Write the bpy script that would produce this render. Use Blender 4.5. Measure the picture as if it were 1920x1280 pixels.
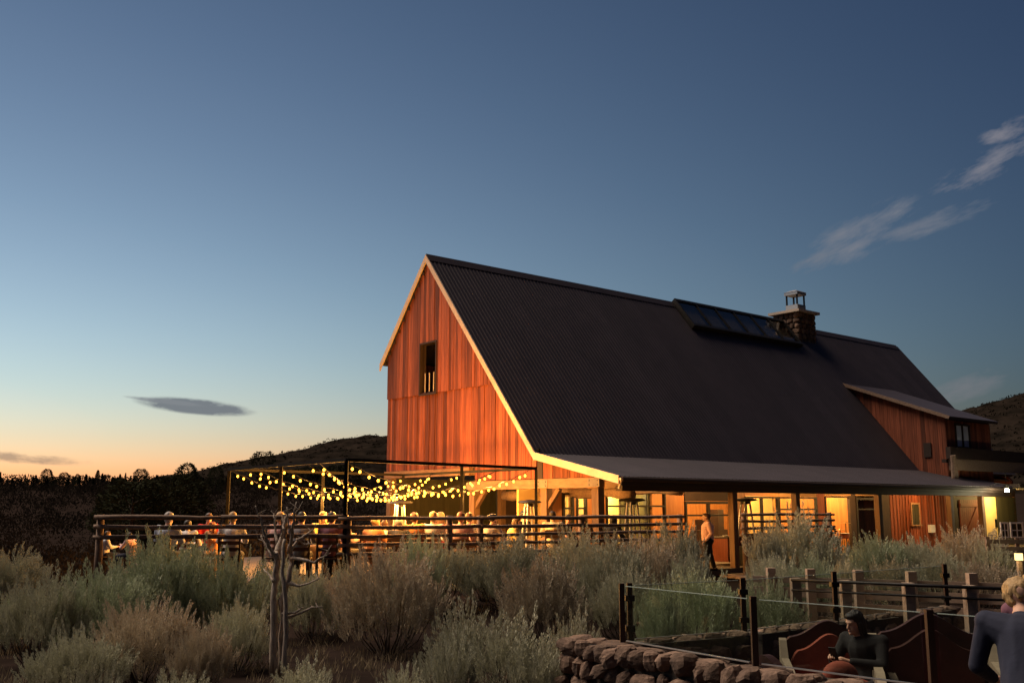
import bpy, math, random
import numpy as np
from math import radians, sin, cos, tan, atan2, asin, pi, sqrt
from mathutils import Vector, Matrix
random.seed(7); RNG = np.random.default_rng(7)
SC = bpy.context.scene
COL = SC.collection
for o in list(bpy.data.objects): bpy.data.objects.remove(o)

# ------------------------------------------------------------------ camera
CZ = 2.1; FPX = 1857.0; PITCH = radians(9.48)
cam = bpy.data.objects.new('camera', bpy.data.cameras.new('camera')); COL.objects.link(cam)
cam.location = (0, 0, CZ); cam.rotation_euler = (pi/2 + PITCH, 0, 0)
cam.data.sensor_width = 36; cam.data.lens = 36*FPX/1920
cam.data.clip_start = .1; cam.data.clip_end = 6000
SC.camera = cam
def ray(px, py):
    x, y, z = px-960, FPX, 640-py
    return np.array([x, y*cos(PITCH)-z*sin(PITCH), y*sin(PITCH)+z*cos(PITCH)])
def at(px, py, d):
    r = ray(px, py); r = r*d/r[1]; return Vector((r[0], r[1], r[2]+CZ))
def xd(px, d):                         # ground position seen in column px at depth d
    p = at(px, 950, d); return p.x, p.y

# ------------------------------------------------------------------ world: dusk sky after sunset
W = bpy.data.worlds.new('World'); SC.world = W; W.use_nodes = True
wn = W.node_tree; bg = wn.nodes['Background']
sky = wn.nodes.new('ShaderNodeTexSky'); sky.sky_type = 'NISHITA'; sky.sun_disc = False
SUN_AZ = -45
sky.sun_elevation = radians(-5); sky.sun_rotation = radians(SUN_AZ); sky.ozone_density = 4; sky.dust_density = .5
gam = wn.nodes.new('ShaderNodeGamma'); gam.inputs[1].default_value = .8625
wn.links.new(sky.outputs[0], gam.inputs[0])
def wmath(op, a, b=None, c=None):
    n = wn.nodes.new('ShaderNodeMath'); n.operation = op
    for i, v in enumerate((a, b, c)):
        if v is None: continue
        if isinstance(v, (int, float)): n.inputs[i].default_value = v
        else: wn.links.new(v, n.inputs[i])
    return n.outputs[0]
gain = wn.nodes.new('ShaderNodeVectorMath'); gain.operation = 'MULTIPLY'
wn.links.new(gam.outputs[0], gain.inputs[0]); gain.inputs[1].default_value = (203, 181, 74)
hsv = wn.nodes.new('ShaderNodeHueSaturation'); hsv.inputs['Saturation'].default_value = .90; wn.links.new(gain.outputs[0], hsv.inputs['Color'])
tc = wn.nodes.new('ShaderNodeTexCoord'); sep = wn.nodes.new('ShaderNodeSeparateXYZ')
wn.links.new(tc.outputs['Generated'], sep.inputs[0])
AZ = wmath('ARCTAN2', sep.outputs[0], sep.outputs[1]); EL = wmath('ARCSINE', sep.outputs[2])
comb = wn.nodes.new('ShaderNodeCombineXYZ'); wn.links.new(AZ, comb.inputs[0]); wn.links.new(EL, comb.inputs[1])
def cloud(px, py, rot, ra, re, col, amount, base, nscale=14, stretch=3.5, seed=0.0, gap=.42):
    """a wisp of cloud round the direction of one point of the sky: a soft ellipse broken up by stretched noise"""
    d = ray(px, py); a0 = atan2(d[0], d[1]); e0 = atan2(d[2], math.hypot(d[0], d[1]))
    da = wmath('SUBTRACT', AZ, a0); de = wmath('SUBTRACT', EL, e0)
    c, s = cos(rot), sin(rot)
    u_ = wmath('ADD', wmath('MULTIPLY', da, c), wmath('MULTIPLY', de, s))
    v_ = wmath('SUBTRACT', wmath('MULTIPLY', de, c), wmath('MULTIPLY', da, s))
    r2 = wmath('ADD', wmath('POWER', wmath('ABSOLUTE', wmath('DIVIDE', u_, ra)), 2.0), wmath('POWER', wmath('ABSOLUTE', wmath('DIVIDE', v_, re)), 2.0))
    m = wmath('MAXIMUM', wmath('SUBTRACT', 1.0, r2), 0.0)
    cx = wn.nodes.new('ShaderNodeCombineXYZ'); wn.links.new(u_, cx.inputs[0]); wn.links.new(wmath('MULTIPLY', v_, stretch), cx.inputs[1]); cx.inputs[2].default_value = seed
    nz = wn.nodes.new('ShaderNodeTexNoise'); nz.inputs['Scale'].default_value = nscale; nz.inputs['Detail'].default_value = 8; nz.inputs['Roughness'].default_value = .62
    wn.links.new(cx.outputs[0], nz.inputs['Vector'])
    k = wmath('MULTIPLY', wmath('MINIMUM', wmath('MAXIMUM', wmath('MULTIPLY', wmath('SUBTRACT', wmath('ADD', nz.outputs[0], wmath('MULTIPLY', m, .32)), gap+.16), 3.2), 0.0), 1.0), wmath('MULTIPLY', wmath('MINIMUM', wmath('MULTIPLY', m, 2.0), 1.0), amount))
    mx = wn.nodes.new('ShaderNodeMix'); mx.data_type = 'RGBA'
    wn.links.new(k, mx.inputs[0]); wn.links.new(base, mx.inputs[6]); mx.inputs[7].default_value = (*[v*10 for v in col], 1)
    return mx.outputs[2]
sp_ = wn.nodes.new('ShaderNodeSeparateColor'); cb_ = wn.nodes.new('ShaderNodeCombineColor'); wn.links.new(hsv.outputs[0], sp_.inputs[0])
wn.links.new(wmath('MULTIPLY', wmath('POWER', wmath('MULTIPLY', sp_.outputs[0], .1), 1.15), 12.4), cb_.inputs[0])
wn.links.new(sp_.outputs[1], cb_.inputs[1]); wn.links.new(sp_.outputs[2], cb_.inputs[2])
S = cb_.outputs[0]
S = cloud(368, 762, radians(-4), .060, .0085, (.17, .19, .215), .95, S, 30, 3, 1.3, .22)
S = cloud(310, 752, radians(-5), .040, .0028, (.22, .24, .26), .9, S, 30, 2, 2.3, .24)
S = cloud(30, 858, radians(-3), .07, .006, (.36, .25, .18), .75, S, 30, 3, 8.3, .36)
S = cloud(1865, 306, radians(20), .070, .016, (.24, .235, .27), .75, S, 26, 3.5, 3.3, .44)
S = cloud(1888, 246, radians(14), .030, .011, (.23, .225, .26), .75, S, 34, 2.5, 4.3, .42)
S = cloud(1612, 442, radians(24), .070, .024, (.19, .205, .245), .8, S, 24, 3.2, 5.3, .45)
S = cloud(1745, 420, radians(16), .070, .014, (.165, .185, .23), .7, S, 26, 4, 9.3, .46)
S = cloud(1545, 482, radians(20), .040, .014, (.17, .19, .23), .65, S, 26, 3.5, 11.3, .45)
S = cloud(1815, 722, radians(14), .045, .016, (.19, .19, .21), .55, S, 22, 3.0, 6.3, .42)
wn.links.new(S, bg.inputs[0]); bg.inputs[1].default_value = .1

# ------------------------------------------------------------------ sun: strong soft stand-in for the afterglow, set high to brighten the sagebrush
sl = bpy.data.lights.new('sun', 'SUN'); sl.energy = 4.6; sl.angle = radians(42); sl.color = (1, .80, .62)
sun = bpy.data.objects.new('sun', sl); COL.objects.link(sun)
LAMP_AZ, LAMP_EL = -66, 57
sdir = Vector((sin(radians(LAMP_AZ))*cos(radians(LAMP_EL)), cos(radians(LAMP_AZ))*cos(radians(LAMP_EL)), sin(radians(LAMP_EL))))
sun.rotation_euler = sdir.to_track_quat('Z', 'Y').to_euler()
SC.view_settings.view_transform = 'Standard'; SC.view_settings.look = 'None'
SC.view_settings.exposure = 0; SC.view_settings.gamma = 1; SC.view_settings.use_curve_mapping = False
SC.cycles.use_denoising = True; SC.cycles.max_bounces = 6; SC.cycles.transparent_max_bounces = 16
SC.cycles.sample_clamp_indirect = 4; SC.cycles.use_light_tree = True

# ================================================================== helpers
MATS = {}
def mat(name, col, col2=None, rough=.75, metal=0, scale=(6, 6, 6), detail=5, bump=.25, rnd=.25, spec=.3, trans=0, contrast=1.0):
    """noise between two colours in object space, shifted and toned per object, with fine relief"""
    if name in MATS: return MATS[name]
    m = bpy.data.materials.new(name); m.use_nodes = True; nt = m.node_tree
    b = nt.nodes['Principled BSDF']; N = nt.nodes.new; L = nt.links.new
    col2 = col2 or tuple(c*.6 for c in col)
    t = N('ShaderNodeTexCoord'); oi = N('ShaderNodeObjectInfo')
    add = N('ShaderNodeVectorMath'); add.operation = 'ADD'
    sc_ = N('ShaderNodeVectorMath'); sc_.operation = 'SCALE'; sc_.inputs[0].default_value = (37, 53, 71)
    L(oi.outputs['Random'], sc_.inputs['Scale']); L(t.outputs['Object'], add.inputs[0]); L(sc_.outputs[0], add.inputs[1])
    mp = N('ShaderNodeMapping'); mp.inputs['Scale'].default_value = scale; L(add.outputs[0], mp.inputs[0])
    nz = N('ShaderNodeTexNoise'); nz.inputs['Scale'].default_value = 1; nz.inputs['Detail'].default_value = detail; nz.inputs['Roughness'].default_value = .65
    L(mp.outputs[0], nz.inputs['Vector'])
    mr = N('ShaderNodeMapRange'); mr.inputs[1].default_value = .5-.22/contrast; mr.inputs[2].default_value = .5+.22/contrast
    L(nz.outputs[0], mr.inputs[0])
    mx = N('ShaderNodeMix'); mx.data_type = 'RGBA'; L(mr.outputs[0], mx.inputs[0])
    mx.inputs[6].default_value = (*col2, 1); mx.inputs[7].default_value = (*col, 1)
    hs = N('ShaderNodeHueSaturation'); L(mx.outputs[2], hs.inputs['Color'])
    r2 = N('ShaderNodeMapRange'); r2.inputs[3].default_value = 1-rnd; r2.inputs[4].default_value = 1+rnd
    L(oi.outputs['Random'], r2.inputs[0]); L(r2.outputs[0], hs.inputs['Value'])
    L(hs.outputs[0], b.inputs['Base Color'])
    b.inputs['Roughness'].default_value = rough; b.inputs['Metallic'].default_value = metal
    b.inputs['Specular IOR Level'].default_value = spec
    if bump:
        bp = N('ShaderNodeBump'); bp.inputs['Strength'].default_value = bump; bp.inputs['Distance'].default_value = .02
        L(nz.outputs[0], bp.inputs['Height']); L(bp.outputs[0], b.inputs['Normal'])
    if trans:
        out = nt.nodes['Material Output']; tr = N('ShaderNodeBsdfTranslucent'); ms = N('ShaderNodeMixShader')
        L(hs.outputs[0], tr.inputs[0]); ms.inputs[0].default_value = trans
        L(b.outputs[0], ms.inputs[1]); L(tr.outputs[0], ms.inputs[2]); L(ms.outputs[0], out.inputs[0])
    MATS[name] = m; return m
def emit(name, col, strength):
    m = bpy.data.materials.new(name); m.use_nodes = True; nt = m.node_tree
    nt.nodes.remove(nt.nodes['Principled BSDF']); e = nt.nodes.new('ShaderNodeEmission')
    e.inputs[0].default_value = (*col, 1); e.inputs[1].default_value = strength
    nt.links.new(e.outputs[0], nt.nodes['Material Output'].inputs[0]); return m
def glass(name, tint=(.9, .95, .92), rough=.02, refl=.08):
    m = bpy.data.materials.new(name); m.use_nodes = True; nt = m.node_tree; N = nt.nodes.new; L = nt.links.new
    nt.nodes.remove(nt.nodes['Principled BSDF'])
    a = N('ShaderNodeBsdfTransparent'); a.inputs[0].default_value = (*tint, 1)
    g = N('ShaderNodeBsdfGlossy'); g.inputs['Roughness'].default_value = rough
    lw = N('ShaderNodeLayerWeight'); lw.inputs[0].default_value = .5
    p5 = N('ShaderNodeMath'); p5.operation = 'POWER'; L(lw.outputs['Facing'], p5.inputs[0]); p5.inputs[1].default_value = 5
    pw = N('ShaderNodeMath'); pw.operation = 'MULTIPLY_ADD'; L(p5.outputs[0], pw.inputs[0]); pw.inputs[1].default_value = .9*min(1, refl); pw.inputs[2].default_value = .04*refl
    ms = N('ShaderNodeMixShader'); L(pw.outputs[0], ms.inputs[0]); L(a.outputs[0], ms.inputs[1]); L(g.outputs[0], ms.inputs[2])
    L(ms.outputs[0], nt.nodes['Material Output'].inputs[0]); return m

class MB:
    def __init__(s): s.v = []; s.f = []; s.mi = []
    def add(s, v, f, mi=0):
        n = len(s.v); s.v += [tuple(p) for p in v]; s.f += [tuple(i+n for i in q) for q in f]; s.mi += [mi]*len(f)
    def box(s, a, b, mi=0):
        (x0, y0, z0), (x1, y1, z1) = a, b
        s.add([(x0,y0,z0),(x1,y0,z0),(x1,y1,z0),(x0,y1,z0),(x0,y0,z1),(x1,y0,z1),(x1,y1,z1),(x0,y1,z1)],
              [(3,2,1,0),(4,5,6,7),(0,1,5,4),(1,2,6,5),(2,3,7,6),(3,0,4,7)], mi); return s
    def beam(s, p, q, w, h, up=(0, 0, 1), mi=0):
        p, q = Vector(p), Vector(q); d = (q-p).normalized(); u = Vector(up)
        if abs(d.dot(u)) > .98: u = Vector((0, 1, 0))
        x = d.cross(u).normalized()*w/2; y = x.cross(d).normalized()*h/2
        s.add([p-x-y, p+x-y, p+x+y, p-x+y, q-x-y, q+x-y, q+x+y, q-x+y],
              [(3,2,1,0),(4,5,6,7),(0,1,5,4),(1,2,6,5),(2,3,7,6),(3,0,4,7)], mi); return s
    def prism(s, pts, d, mi=0):                 # polygon pts pushed along vector d
        n = len(pts); P = [Vector(p) for p in pts]; d = Vector(d)
        s.add(P+[p+d for p in P], [tuple(range(n-1, -1, -1)), tuple(range(n, 2*n))]+[(i, (i+1) % n, n+(i+1) % n, n+i) for i in range(n)], mi); return s
    def tube(s, pts, rad, n=8, mi=0, cap=True):
        P = [Vector(p) for p in pts]; m = len(P); v = []; f = []
        if not hasattr(rad, '__len__'): rad = [rad]*m
        ref = None
        for i in range(m):
            d = (P[min(i+1, m-1)]-P[max(i-1, 0)]).normalized()
            if ref is None: ref = Vector((0, 0, 1)) if abs(d.z) < .9 else Vector((1, 0, 0))
            x = d.cross(ref).normalized(); y = d.cross(x); ref = -d.cross(x).cross(Vector((0,0,0))) if False else ref
            for k in range(n):
                a = 2*pi*k/n; v.append(P[i]+(x*cos(a)+y*sin(a))*rad[i])
        for i in range(m-1):
            for k in range(n): f.append((i*n+k, i*n+(k+1) % n, (i+1)*n+(k+1) % n, (i+1)*n+k))
        if cap: f += [tuple(range(n-1, -1, -1)), tuple(range((m-1)*n, m*n))]
        s.add(v, f, mi); return s
    def lathe(s, prof, c=(0, 0, 0), n=16, mi=0):
        v = []; f = []; m = len(prof)
        for r, z in prof:
            for k in range(n): a = 2*pi*k/n; v.append((c[0]+r*cos(a), c[1]+r*sin(a), c[2]+z))
        for i in range(m-1):
            for k in range(n): f.append((i*n+k, i*n+(k+1) % n, (i+1)*n+(k+1) % n, (i+1)*n+k))
        f += [tuple(range(n-1, -1, -1)), tuple(range((m-1)*n, m*n))]
        s.add(v, f, mi); return s
    def ell(s, c, r, n=12, m=8, mi=0):
        v = [(c[0], c[1], c[2]-r[2])]; f = []
        for i in range(1, m):
            t = -pi/2+pi*i/m
            for k in range(n): a = 2*pi*k/n; v.append((c[0]+r[0]*cos(t)*cos(a), c[1]+r[1]*cos(t)*sin(a), c[2]+r[2]*sin(t)))
        v.append((c[0], c[1], c[2]+r[2]))
        for k in range(n): f.append((0, 1+(k+1) % n, 1+k)); f.append((len(v)-1, 1+(m-2)*n+k, 1+(m-2)*n+(k+1) % n))
        for i in range(m-2):
            for k in range(n): f.append((1+i*n+k, 1+i*n+(k+1) % n, 1+(i+1)*n+(k+1) % n, 1+(i+1)*n+k))
        s.add(v, f, mi); return s
    def cap(s, p, q, r0, r1, n=10, mi=0):       # tapered capsule
        p, q = Vector(p), Vector(q); d = (q-p).normalized()
        pts = [p-d*r0*.97, p-d*r0*.7, p-d*r0*.3, p, q, q+d*r1*.3, q+d*r1*.7, q+d*r1*.97]
        rad = [r0*.24, r0*.714, r0*.954, r0, r1, r1*.954, r1*.714, r1*.24]
        return s.tube(pts, rad, n, mi)
    def mesh(s, name, mats=(), smooth=False):
        me = bpy.data.meshes.new(name); me.from_pydata([tuple(v) for v in s.v], [], s.f)
        for m in (mats if isinstance(mats, (list, tuple)) else [mats]): me.materials.append(m)
        if any(s.mi): me.polygons.foreach_set('material_index', s.mi)
        if smooth: me.polygons.foreach_set('use_smooth', [True]*len(me.polygons))
        me.update(); return me
    def build(s, name, m, parent=None, smooth=False):
        return link(name, s.mesh(name, m, smooth), parent)
def link(name, me, parent=None, loc=None, rot=None, scale=None):
    o = bpy.data.objects.new(name, me); COL.objects.link(o)
    if parent: o.parent = parent
    if loc is not None: o.location = loc
    if rot is not None: o.rotation_euler = rot
    if scale is not None: o.scale = scale if hasattr(scale, '__len__') else (scale,)*3
    return o
def tag(o, label, cat, group=None, kind=None):
    o['label'] = label; o['category'] = cat
    if group: o['group'] = group
    if kind: o['kind'] = kind
    return o
def struct(o, kind='structure'): o['kind'] = kind; return o
def empty(name, loc=(0, 0, 0), rz=0):
    o = bpy.data.objects.new(name, None); COL.objects.link(o); o.location = loc; o.rotation_euler = (0, 0, rz); o.empty_display_size = .2; return o
def copy_tree(o, parent=None):
    c = o.copy(); COL.objects.link(c); c.parent = parent
    for ch in list(o.children): copy_tree(ch, c)
    return c
def lamp(name, parent, loc, watt, col, r=.05, spot=None):
    l = bpy.data.lights.new(name, 'POINT'); l.energy = watt; l.color = col; l.shadow_soft_size = r
    o = bpy.data.objects.new(name, l); COL.objects.link(o); o.location = loc
    if parent: o.parent = parent
    return o
def np_mesh(name, v, q, m):
    me = bpy.data.meshes.new(name); v = np.asarray(v, np.float32); q = np.asarray(q, np.int32)
    me.vertices.add(len(v)); me.vertices.foreach_set('co', v.ravel())
    k = q.shape[1]; me.loops.add(q.size); me.loops.foreach_set('vertex_index', q.ravel())
    me.polygons.add(len(q)); me.polygons.foreach_set('loop_start', np.arange(0, q.size, k, dtype=np.int32))
    me.update(calc_edges=True); me.materials.append(m); return me
def sstep(a, b, x): t = min(1, max(0, (x-a)/(b-a))); return t*t*(3-2*t)
def vnoise(x, y):                                    # smooth cheap noise
    return (sin(x*1.3+y*.7+1.1)+sin(x*.57-y*1.9+2.3)+sin(x*2.9+y*2.3+.4)*.5+sin(-x*4.1+y*3.7)*.3)/2.8

# ------------------------------------------------------------------ materials
M_dirt = mat('dry_dirt', (.030, .021, .018), (.012, .009, .0075), scale=(1.5, 1.5, 1.5), detail=8, rough=.95, bump=.8, rnd=0, spec=0)
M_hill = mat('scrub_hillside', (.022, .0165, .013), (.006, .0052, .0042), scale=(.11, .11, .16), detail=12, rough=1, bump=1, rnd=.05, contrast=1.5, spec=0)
M_side = mat('barn_siding', (.32, .092, .042), (.105, .027, .013), scale=(26, 26, .8), detail=8, rough=.72, bump=.6, rnd=.5, contrast=1.35)
M_beam = mat('timber', (.36, .21, .11), (.20, .105, .055), scale=(9, 2.5, 9), detail=6, rough=.7, bump=.4, rnd=.12)
M_post = mat('post_timber', (.22, .13, .075), (.11, .062, .035), scale=(12, 12, 1.2), detail=6, rough=.75, bump=.4, rnd=.15)
M_trim = mat('pale_trim', (.62, .52, .42), (.5, .4, .31), scale=(3, 3, 3), rough=.6, bump=.1, rnd=.05)
M_roof = mat('dark_metal_roof', (.046, .037, .044), (.031, .026, .032), scale=(1.2, 1.2, 1.2), detail=6, rough=.55, metal=.15, bump=.12, rnd=.10, spec=.25)
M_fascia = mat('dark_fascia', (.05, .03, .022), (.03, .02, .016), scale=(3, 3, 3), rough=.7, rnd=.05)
M_dark = mat('dark_steel', (.022, .02, .019), (.014, .013, .012), rough=.5, metal=.5, rnd=.05)
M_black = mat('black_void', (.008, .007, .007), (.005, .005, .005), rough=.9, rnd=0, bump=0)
M_inwood = mat('interior_wood', (.48, .22, .075), (.32, .12, .035), scale=(9, 9, .9), rough=.55, bump=.2, rnd=.2)
M_plaster = mat('yellow_plaster', (.75, .58, .28), (.68, .50, .22), scale=(2, 2, 2), rough=.9, bump=.1, rnd=.05)
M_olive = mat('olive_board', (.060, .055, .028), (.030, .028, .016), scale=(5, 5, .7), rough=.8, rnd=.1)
M_door = mat('dark_red_door', (.24, .07, .035), (.14, .035, .02), scale=(14, 14, 1), rough=.7, rnd=.15)
M_ceil = mat('porch_ceiling', (.42, .25, .11), (.30, .16, .065), scale=(2, 9, 9), rough=.75, rnd=.1)
M_floor = mat('porch_concrete', (.15, .12, .095), (.10, .082, .065), scale=(1.5, 1.5, 1.5), rough=.85, rnd=0)
M_stone = mat('fieldstone', (.20, .13, .092), (.075, .047, .034), scale=(3, 3, 3), detail=9, rough=.95, bump=1, rnd=.38, contrast=1.2)
M_mortar = mat('mortar', (.075, .06, .048), (.04, .033, .026), scale=(14, 14, 14), rough=1, bump=.8, rnd=0)
M_log = mat('weathered_rail', (.27, .185, .135), (.13, .085, .062), scale=(14, 14, 14), rough=.9, bump=.5, rnd=.3)
M_plank = mat('grey_plank', (.36, .27, .20), (.24, .175, .125), scale=(6, 6, 14), rough=.85, bump=.4, rnd=.2)
M_sage = mat('sage_leaf', (.53, .52, .38), (.35, .34, .245), scale=(2.2, 2.2, 2.2), rough=.8, bump=0, rnd=.22, trans=.12)
M_sageg = mat('sage_leaf_green', (.50, .54, .37), (.34, .37, .25), scale=(2.2, 2.2, 2.2), rough=.8, bump=0, rnd=.15, trans=.12)
M_sagew = mat('sage_leaf_tan', (.54, .47, .345), (.36, .30, .22), scale=(2.2, 2.2, 2.2), rough=.8, bump=0, rnd=.2, trans=.12)
M_stem = mat('sage_stem', (.065, .048, .036), (.03, .023, .018), scale=(20, 20, 4), rough=.95, rnd=.2)
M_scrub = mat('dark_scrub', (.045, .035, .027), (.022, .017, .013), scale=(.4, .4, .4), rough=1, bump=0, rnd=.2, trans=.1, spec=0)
M_flat = mat('black_paint', (.012, .011, .010), (.008, .007, .007), rough=.9, spec=.1, rnd=0, bump=0)
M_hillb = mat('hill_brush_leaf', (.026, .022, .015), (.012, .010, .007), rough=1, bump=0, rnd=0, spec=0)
M_juni = mat('juniper_needles', (.045, .048, .028), (.02, .022, .014), scale=(2, 2, 2), rough=.9, bump=0, rnd=.3, trans=.1, spec=0)
M_bark = mat('bark', (.09, .06, .045), (.045, .03, .022), scale=(14, 14, 3), rough=.95, rnd=.2)
M_snag = mat('silvered_deadwood', (.56, .48, .39), (.22, .17, .13), scale=(60, 60, 5), rough=.85, bump=1, rnd=.05, contrast=1.5)
M_steel = mat('brushed_steel', (.62, .60, .57), (.52, .5, .48), scale=(3, 3, 30), rough=.35, metal=.8, rnd=.05, bump=.05)
M_white = mat('white_cloth', (.74, .72, .70), (.66, .64, .62), scale=(5, 5, 5), rough=.9, rnd=.03)
M_cush = mat('rust_cushion', (.24, .06, .034), (.16, .038, .022), scale=(12, 12, 12), rough=.9, bump=.3, rnd=.1)
M_leather = mat('oxblood_leather', (.045, .016, .013), (.026, .010, .008), scale=(9, 9, 9), rough=.5, bump=.2, rnd=.1)
M_palewood = mat('pale_chair_wood', (.24, .20, .14), (.16, .13, .09), scale=(10, 10, 2), rough=.7, rnd=.1)
M_soil = mat('flagstone', (.075, .06, .05), (.045, .036, .03), scale=(5, 5, 5), rough=.9, rnd=.3)
M_rust = mat('rusty_post', (.055, .028, .02), (.03, .016, .012), scale=(12, 12, 4), rough=.7, metal=.4, rnd=.1)
G_win = glass('window_glass', (.92, .92, .88), .03, 1.6)
G_rail = glass('rail_glass', (.90, .93, .90), .03, 1.0)
M_edge = mat('glass_edge_highlight', (.42, .50, .44), (.34, .42, .36), rough=.25, rnd=0, bump=0)  # pale opaque colour that paints the highlight along the polished pane edge
G_sky = glass('skylight_glass', (.72, .72, .70), .10, 1.6)
E_bulb = emit('string_bulb', (1, .38, .03), 11)
E_flood = emit('flood_lens', (1, .93, .62), 420)
E_lantern = emit('lantern_glow', (1, .66, .25), 2.6)
E_glow = emit('ceiling_light_lens', (1, .70, .30), 14)

# ================================================================== terrain
def gz(x, y):
    h = -.18+.05*vnoise(x*.35, y*.35)
    h += .45*sstep(16.5, 21.5, y)*(1-sstep(1, 7, x))*(1-sstep(40, 60, y))
    h += .15*sstep(20, 27, y)*sstep(1, 7, x)
    left = 1-sstep(-12, 20, x-.1*y)
    h -= 1.0*sstep(-9.5, -14, x)*sstep(18, 26, y)*(1-sstep(45, 70, y))
    h += 5.6*sstep(42, 165, y)*(.75+.25*left)+.5*vnoise(x*.05, y*.06)*sstep(30, 90, y)
    h -= 6*sstep(175, 420, y)
    return h
def spaced(lo, hi, n, p=2.2):
    t = np.linspace(-1, 1, n); return [(abs(k)**p)*(hi if k > 0 else -lo)*(1 if k > 0 else -1) for k in t]
xs = spaced(-900, 900, 150); ys = [-30+1030*(t**2.1) for t in np.linspace(0, 1, 150)]
v = [(x, y, gz(x, y)) for y in ys for x in xs]; nx = len(xs)
q = [(j*nx+i, j*nx+i+1, (j+1)*nx+i+1, (j+1)*nx+i) for j in range(len(ys)-1) for i in range(nx-1)]
gme = np_mesh('ground', v, q, M_dirt); gme.polygons.foreach_set('use_smooth', [True]*len(q))
struct(link('ground', gme))
HS = []
def hill(name, prof, d, depth):
    """a hill: ridge heights along x at depth d, falling away to front and back"""
    px = [p[0] for p in prof]; pz = [p[1] for p in prof]
    X = np.linspace(px[0], px[-1], 120); D = np.linspace(-depth, depth, 50); v = []
    for t in D:
        for x in X:
            z = np.interp(x, px, pz)*max(0, 1-(abs(t)/depth)**1.6)
            v.append((x+.12*t, d+t, z-3+1.1*vnoise(x*.09, t*.08)+.8*vnoise(x*.31+3, t*.27)+random.uniform(-.25, .25)))
            if -depth*.75 < t < depth*.06 and z > 6:
                for _ in range(3): HS.append((x+.12*t+random.uniform(-1.6, 1.6), d+t+random.uniform(-4, 4), z-3+1.1*vnoise(x*.09, t*.08)+.8*vnoise(x*.31+3, t*.27)))
    n = 120; q = [(j*n+i, j*n+i+1, (j+1)*n+i+1, (j+1)*n+i) for j in range(49) for i in range(n-1)]
    me = np_mesh(name, v, q, M_hill); me.polygons.foreach_set('use_smooth', [True]*len(q))
    return struct(link(name, me))
def prof(d, pts): return [(xd(px, d)[0], at(px, py, d).z+3) for px, py in pts]
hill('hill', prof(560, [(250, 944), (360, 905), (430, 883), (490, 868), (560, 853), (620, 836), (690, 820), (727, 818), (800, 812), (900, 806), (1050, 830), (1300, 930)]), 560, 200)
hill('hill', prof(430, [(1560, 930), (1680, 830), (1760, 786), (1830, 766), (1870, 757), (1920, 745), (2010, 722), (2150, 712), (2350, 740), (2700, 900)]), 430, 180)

# ================================================================== foliage generators
def rand_dirs(n):
    d = RNG.normal(size=(n, 3)); return d/np.linalg.norm(d, axis=1, keepdims=True)
def unit(a): return a/np.maximum(np.linalg.norm(a, axis=1, keepdims=True), 1e-6)
def leaves(base, axis, length, width):
    """diamond leaves from base points along axis"""
    n = len(base); side = unit(np.cross(axis, rand_dirs(n)))
    L = length.reshape(-1, 1); Wd = width.reshape(-1, 1)
    mid = base+axis*L*.55
    V = np.stack([base, mid+side*Wd, base+axis*L, mid-side*Wd], 1).reshape(-1, 3)
    return V, np.arange(4*n).reshape(n, 4)
def sage_mesh(name, m, lobes, sprigs, per, rx=.95, h=1.25, spread=.16, leaf=(.045, .080), plume=(.26, .52), seed=0):
    """sagebrush: woody stems fan out to lobes, each lobe a tuft of thick upright plumes of narrow leaves"""
    global RNG
    RNG = np.random.default_rng(100+seed)
    th = np.arange(lobes)*2.39996+RNG.uniform(-.4, .4, lobes); cz = np.clip(.24+.76*(np.arange(lobes)+.5)/lobes+RNG.uniform(-.07, .07, lobes), .2, 1)
    rr = np.sqrt(np.maximum(0, 1-cz**2)); k = RNG.uniform(.74, 1.02, lobes)
    C = np.stack([np.cos(th)*rr*rx*k, np.sin(th)*rr*rx*k, .20+cz*(h-.42)*k], 1)
    idx = RNG.integers(0, lobes, sprigs)
    P = C[idx]+RNG.normal(size=(sprigs, 3))*np.array([spread, spread, spread*.75])
    P[:, 2] = np.maximum(P[:, 2], .22)
    out = unit(P*np.array([1, 1, .35]))
    ax = unit(out*.50+np.array([0, 0, 1.0])+RNG.normal(size=(sprigs, 3))*.11)
    Ln = RNG.uniform(plume[0], plume[1], sprigs)*(.70+.45*P[:, 2]/h)
    fat = RNG.uniform(.7, 1.25, sprigs)
    t = np.tile(np.linspace(0, 1, per), sprigs); I = np.repeat(np.arange(sprigs), per)
    t = np.clip(t+RNG.normal(size=len(t))*.03, 0, 1)
    wob = unit(np.cross(ax, rand_dirs(sprigs)))*.05
    B = P[I]+ax[I]*(Ln[I]*t)[:, None]+wob[I]*(np.sin(t*3)[:, None])
    rad = unit(np.cross(ax[I], rand_dirs(len(I))))
    pr_ = (.006+.030*np.sin(pi*np.clip(t*.86+.10, 0, 1))**.7)*fat[I]*RNG.uniform(.2, 1, len(I))**.5
    B = B+rad*pr_[:, None]
    ang = (.46-.30*t)[:, None]
    A = unit(ax[I]*(1-ang*.35)+rad*ang)
    V, Q = leaves(B, A, RNG.uniform(leaf[0], leaf[1], len(I))*(1.1-.4*t), RNG.uniform(.006, .010, len(I)))
    stems = MB()
    for i in range(lobes):
        c = C[i]; b = Vector((c[0]*.08, c[1]*.08, -.12)); e = Vector(c)+Vector((0, 0, .08))
        md = b.lerp(e, .5)+Vector((c[0]*.12, c[1]*.12, -.06))
        if i % 5 != 2: stems.tube([b, b.lerp(md, .5)+Vector((RNG.normal()*.03, RNG.normal()*.03, 0)), md+Vector((RNG.normal()*.04, RNG.normal()*.04, 0)), e], [.018, .014, .010, .005], 5)
    return np_mesh(name, V, Q, m), stems.mesh(name+'_stem', M_stem)
SAGE = {}
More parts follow.
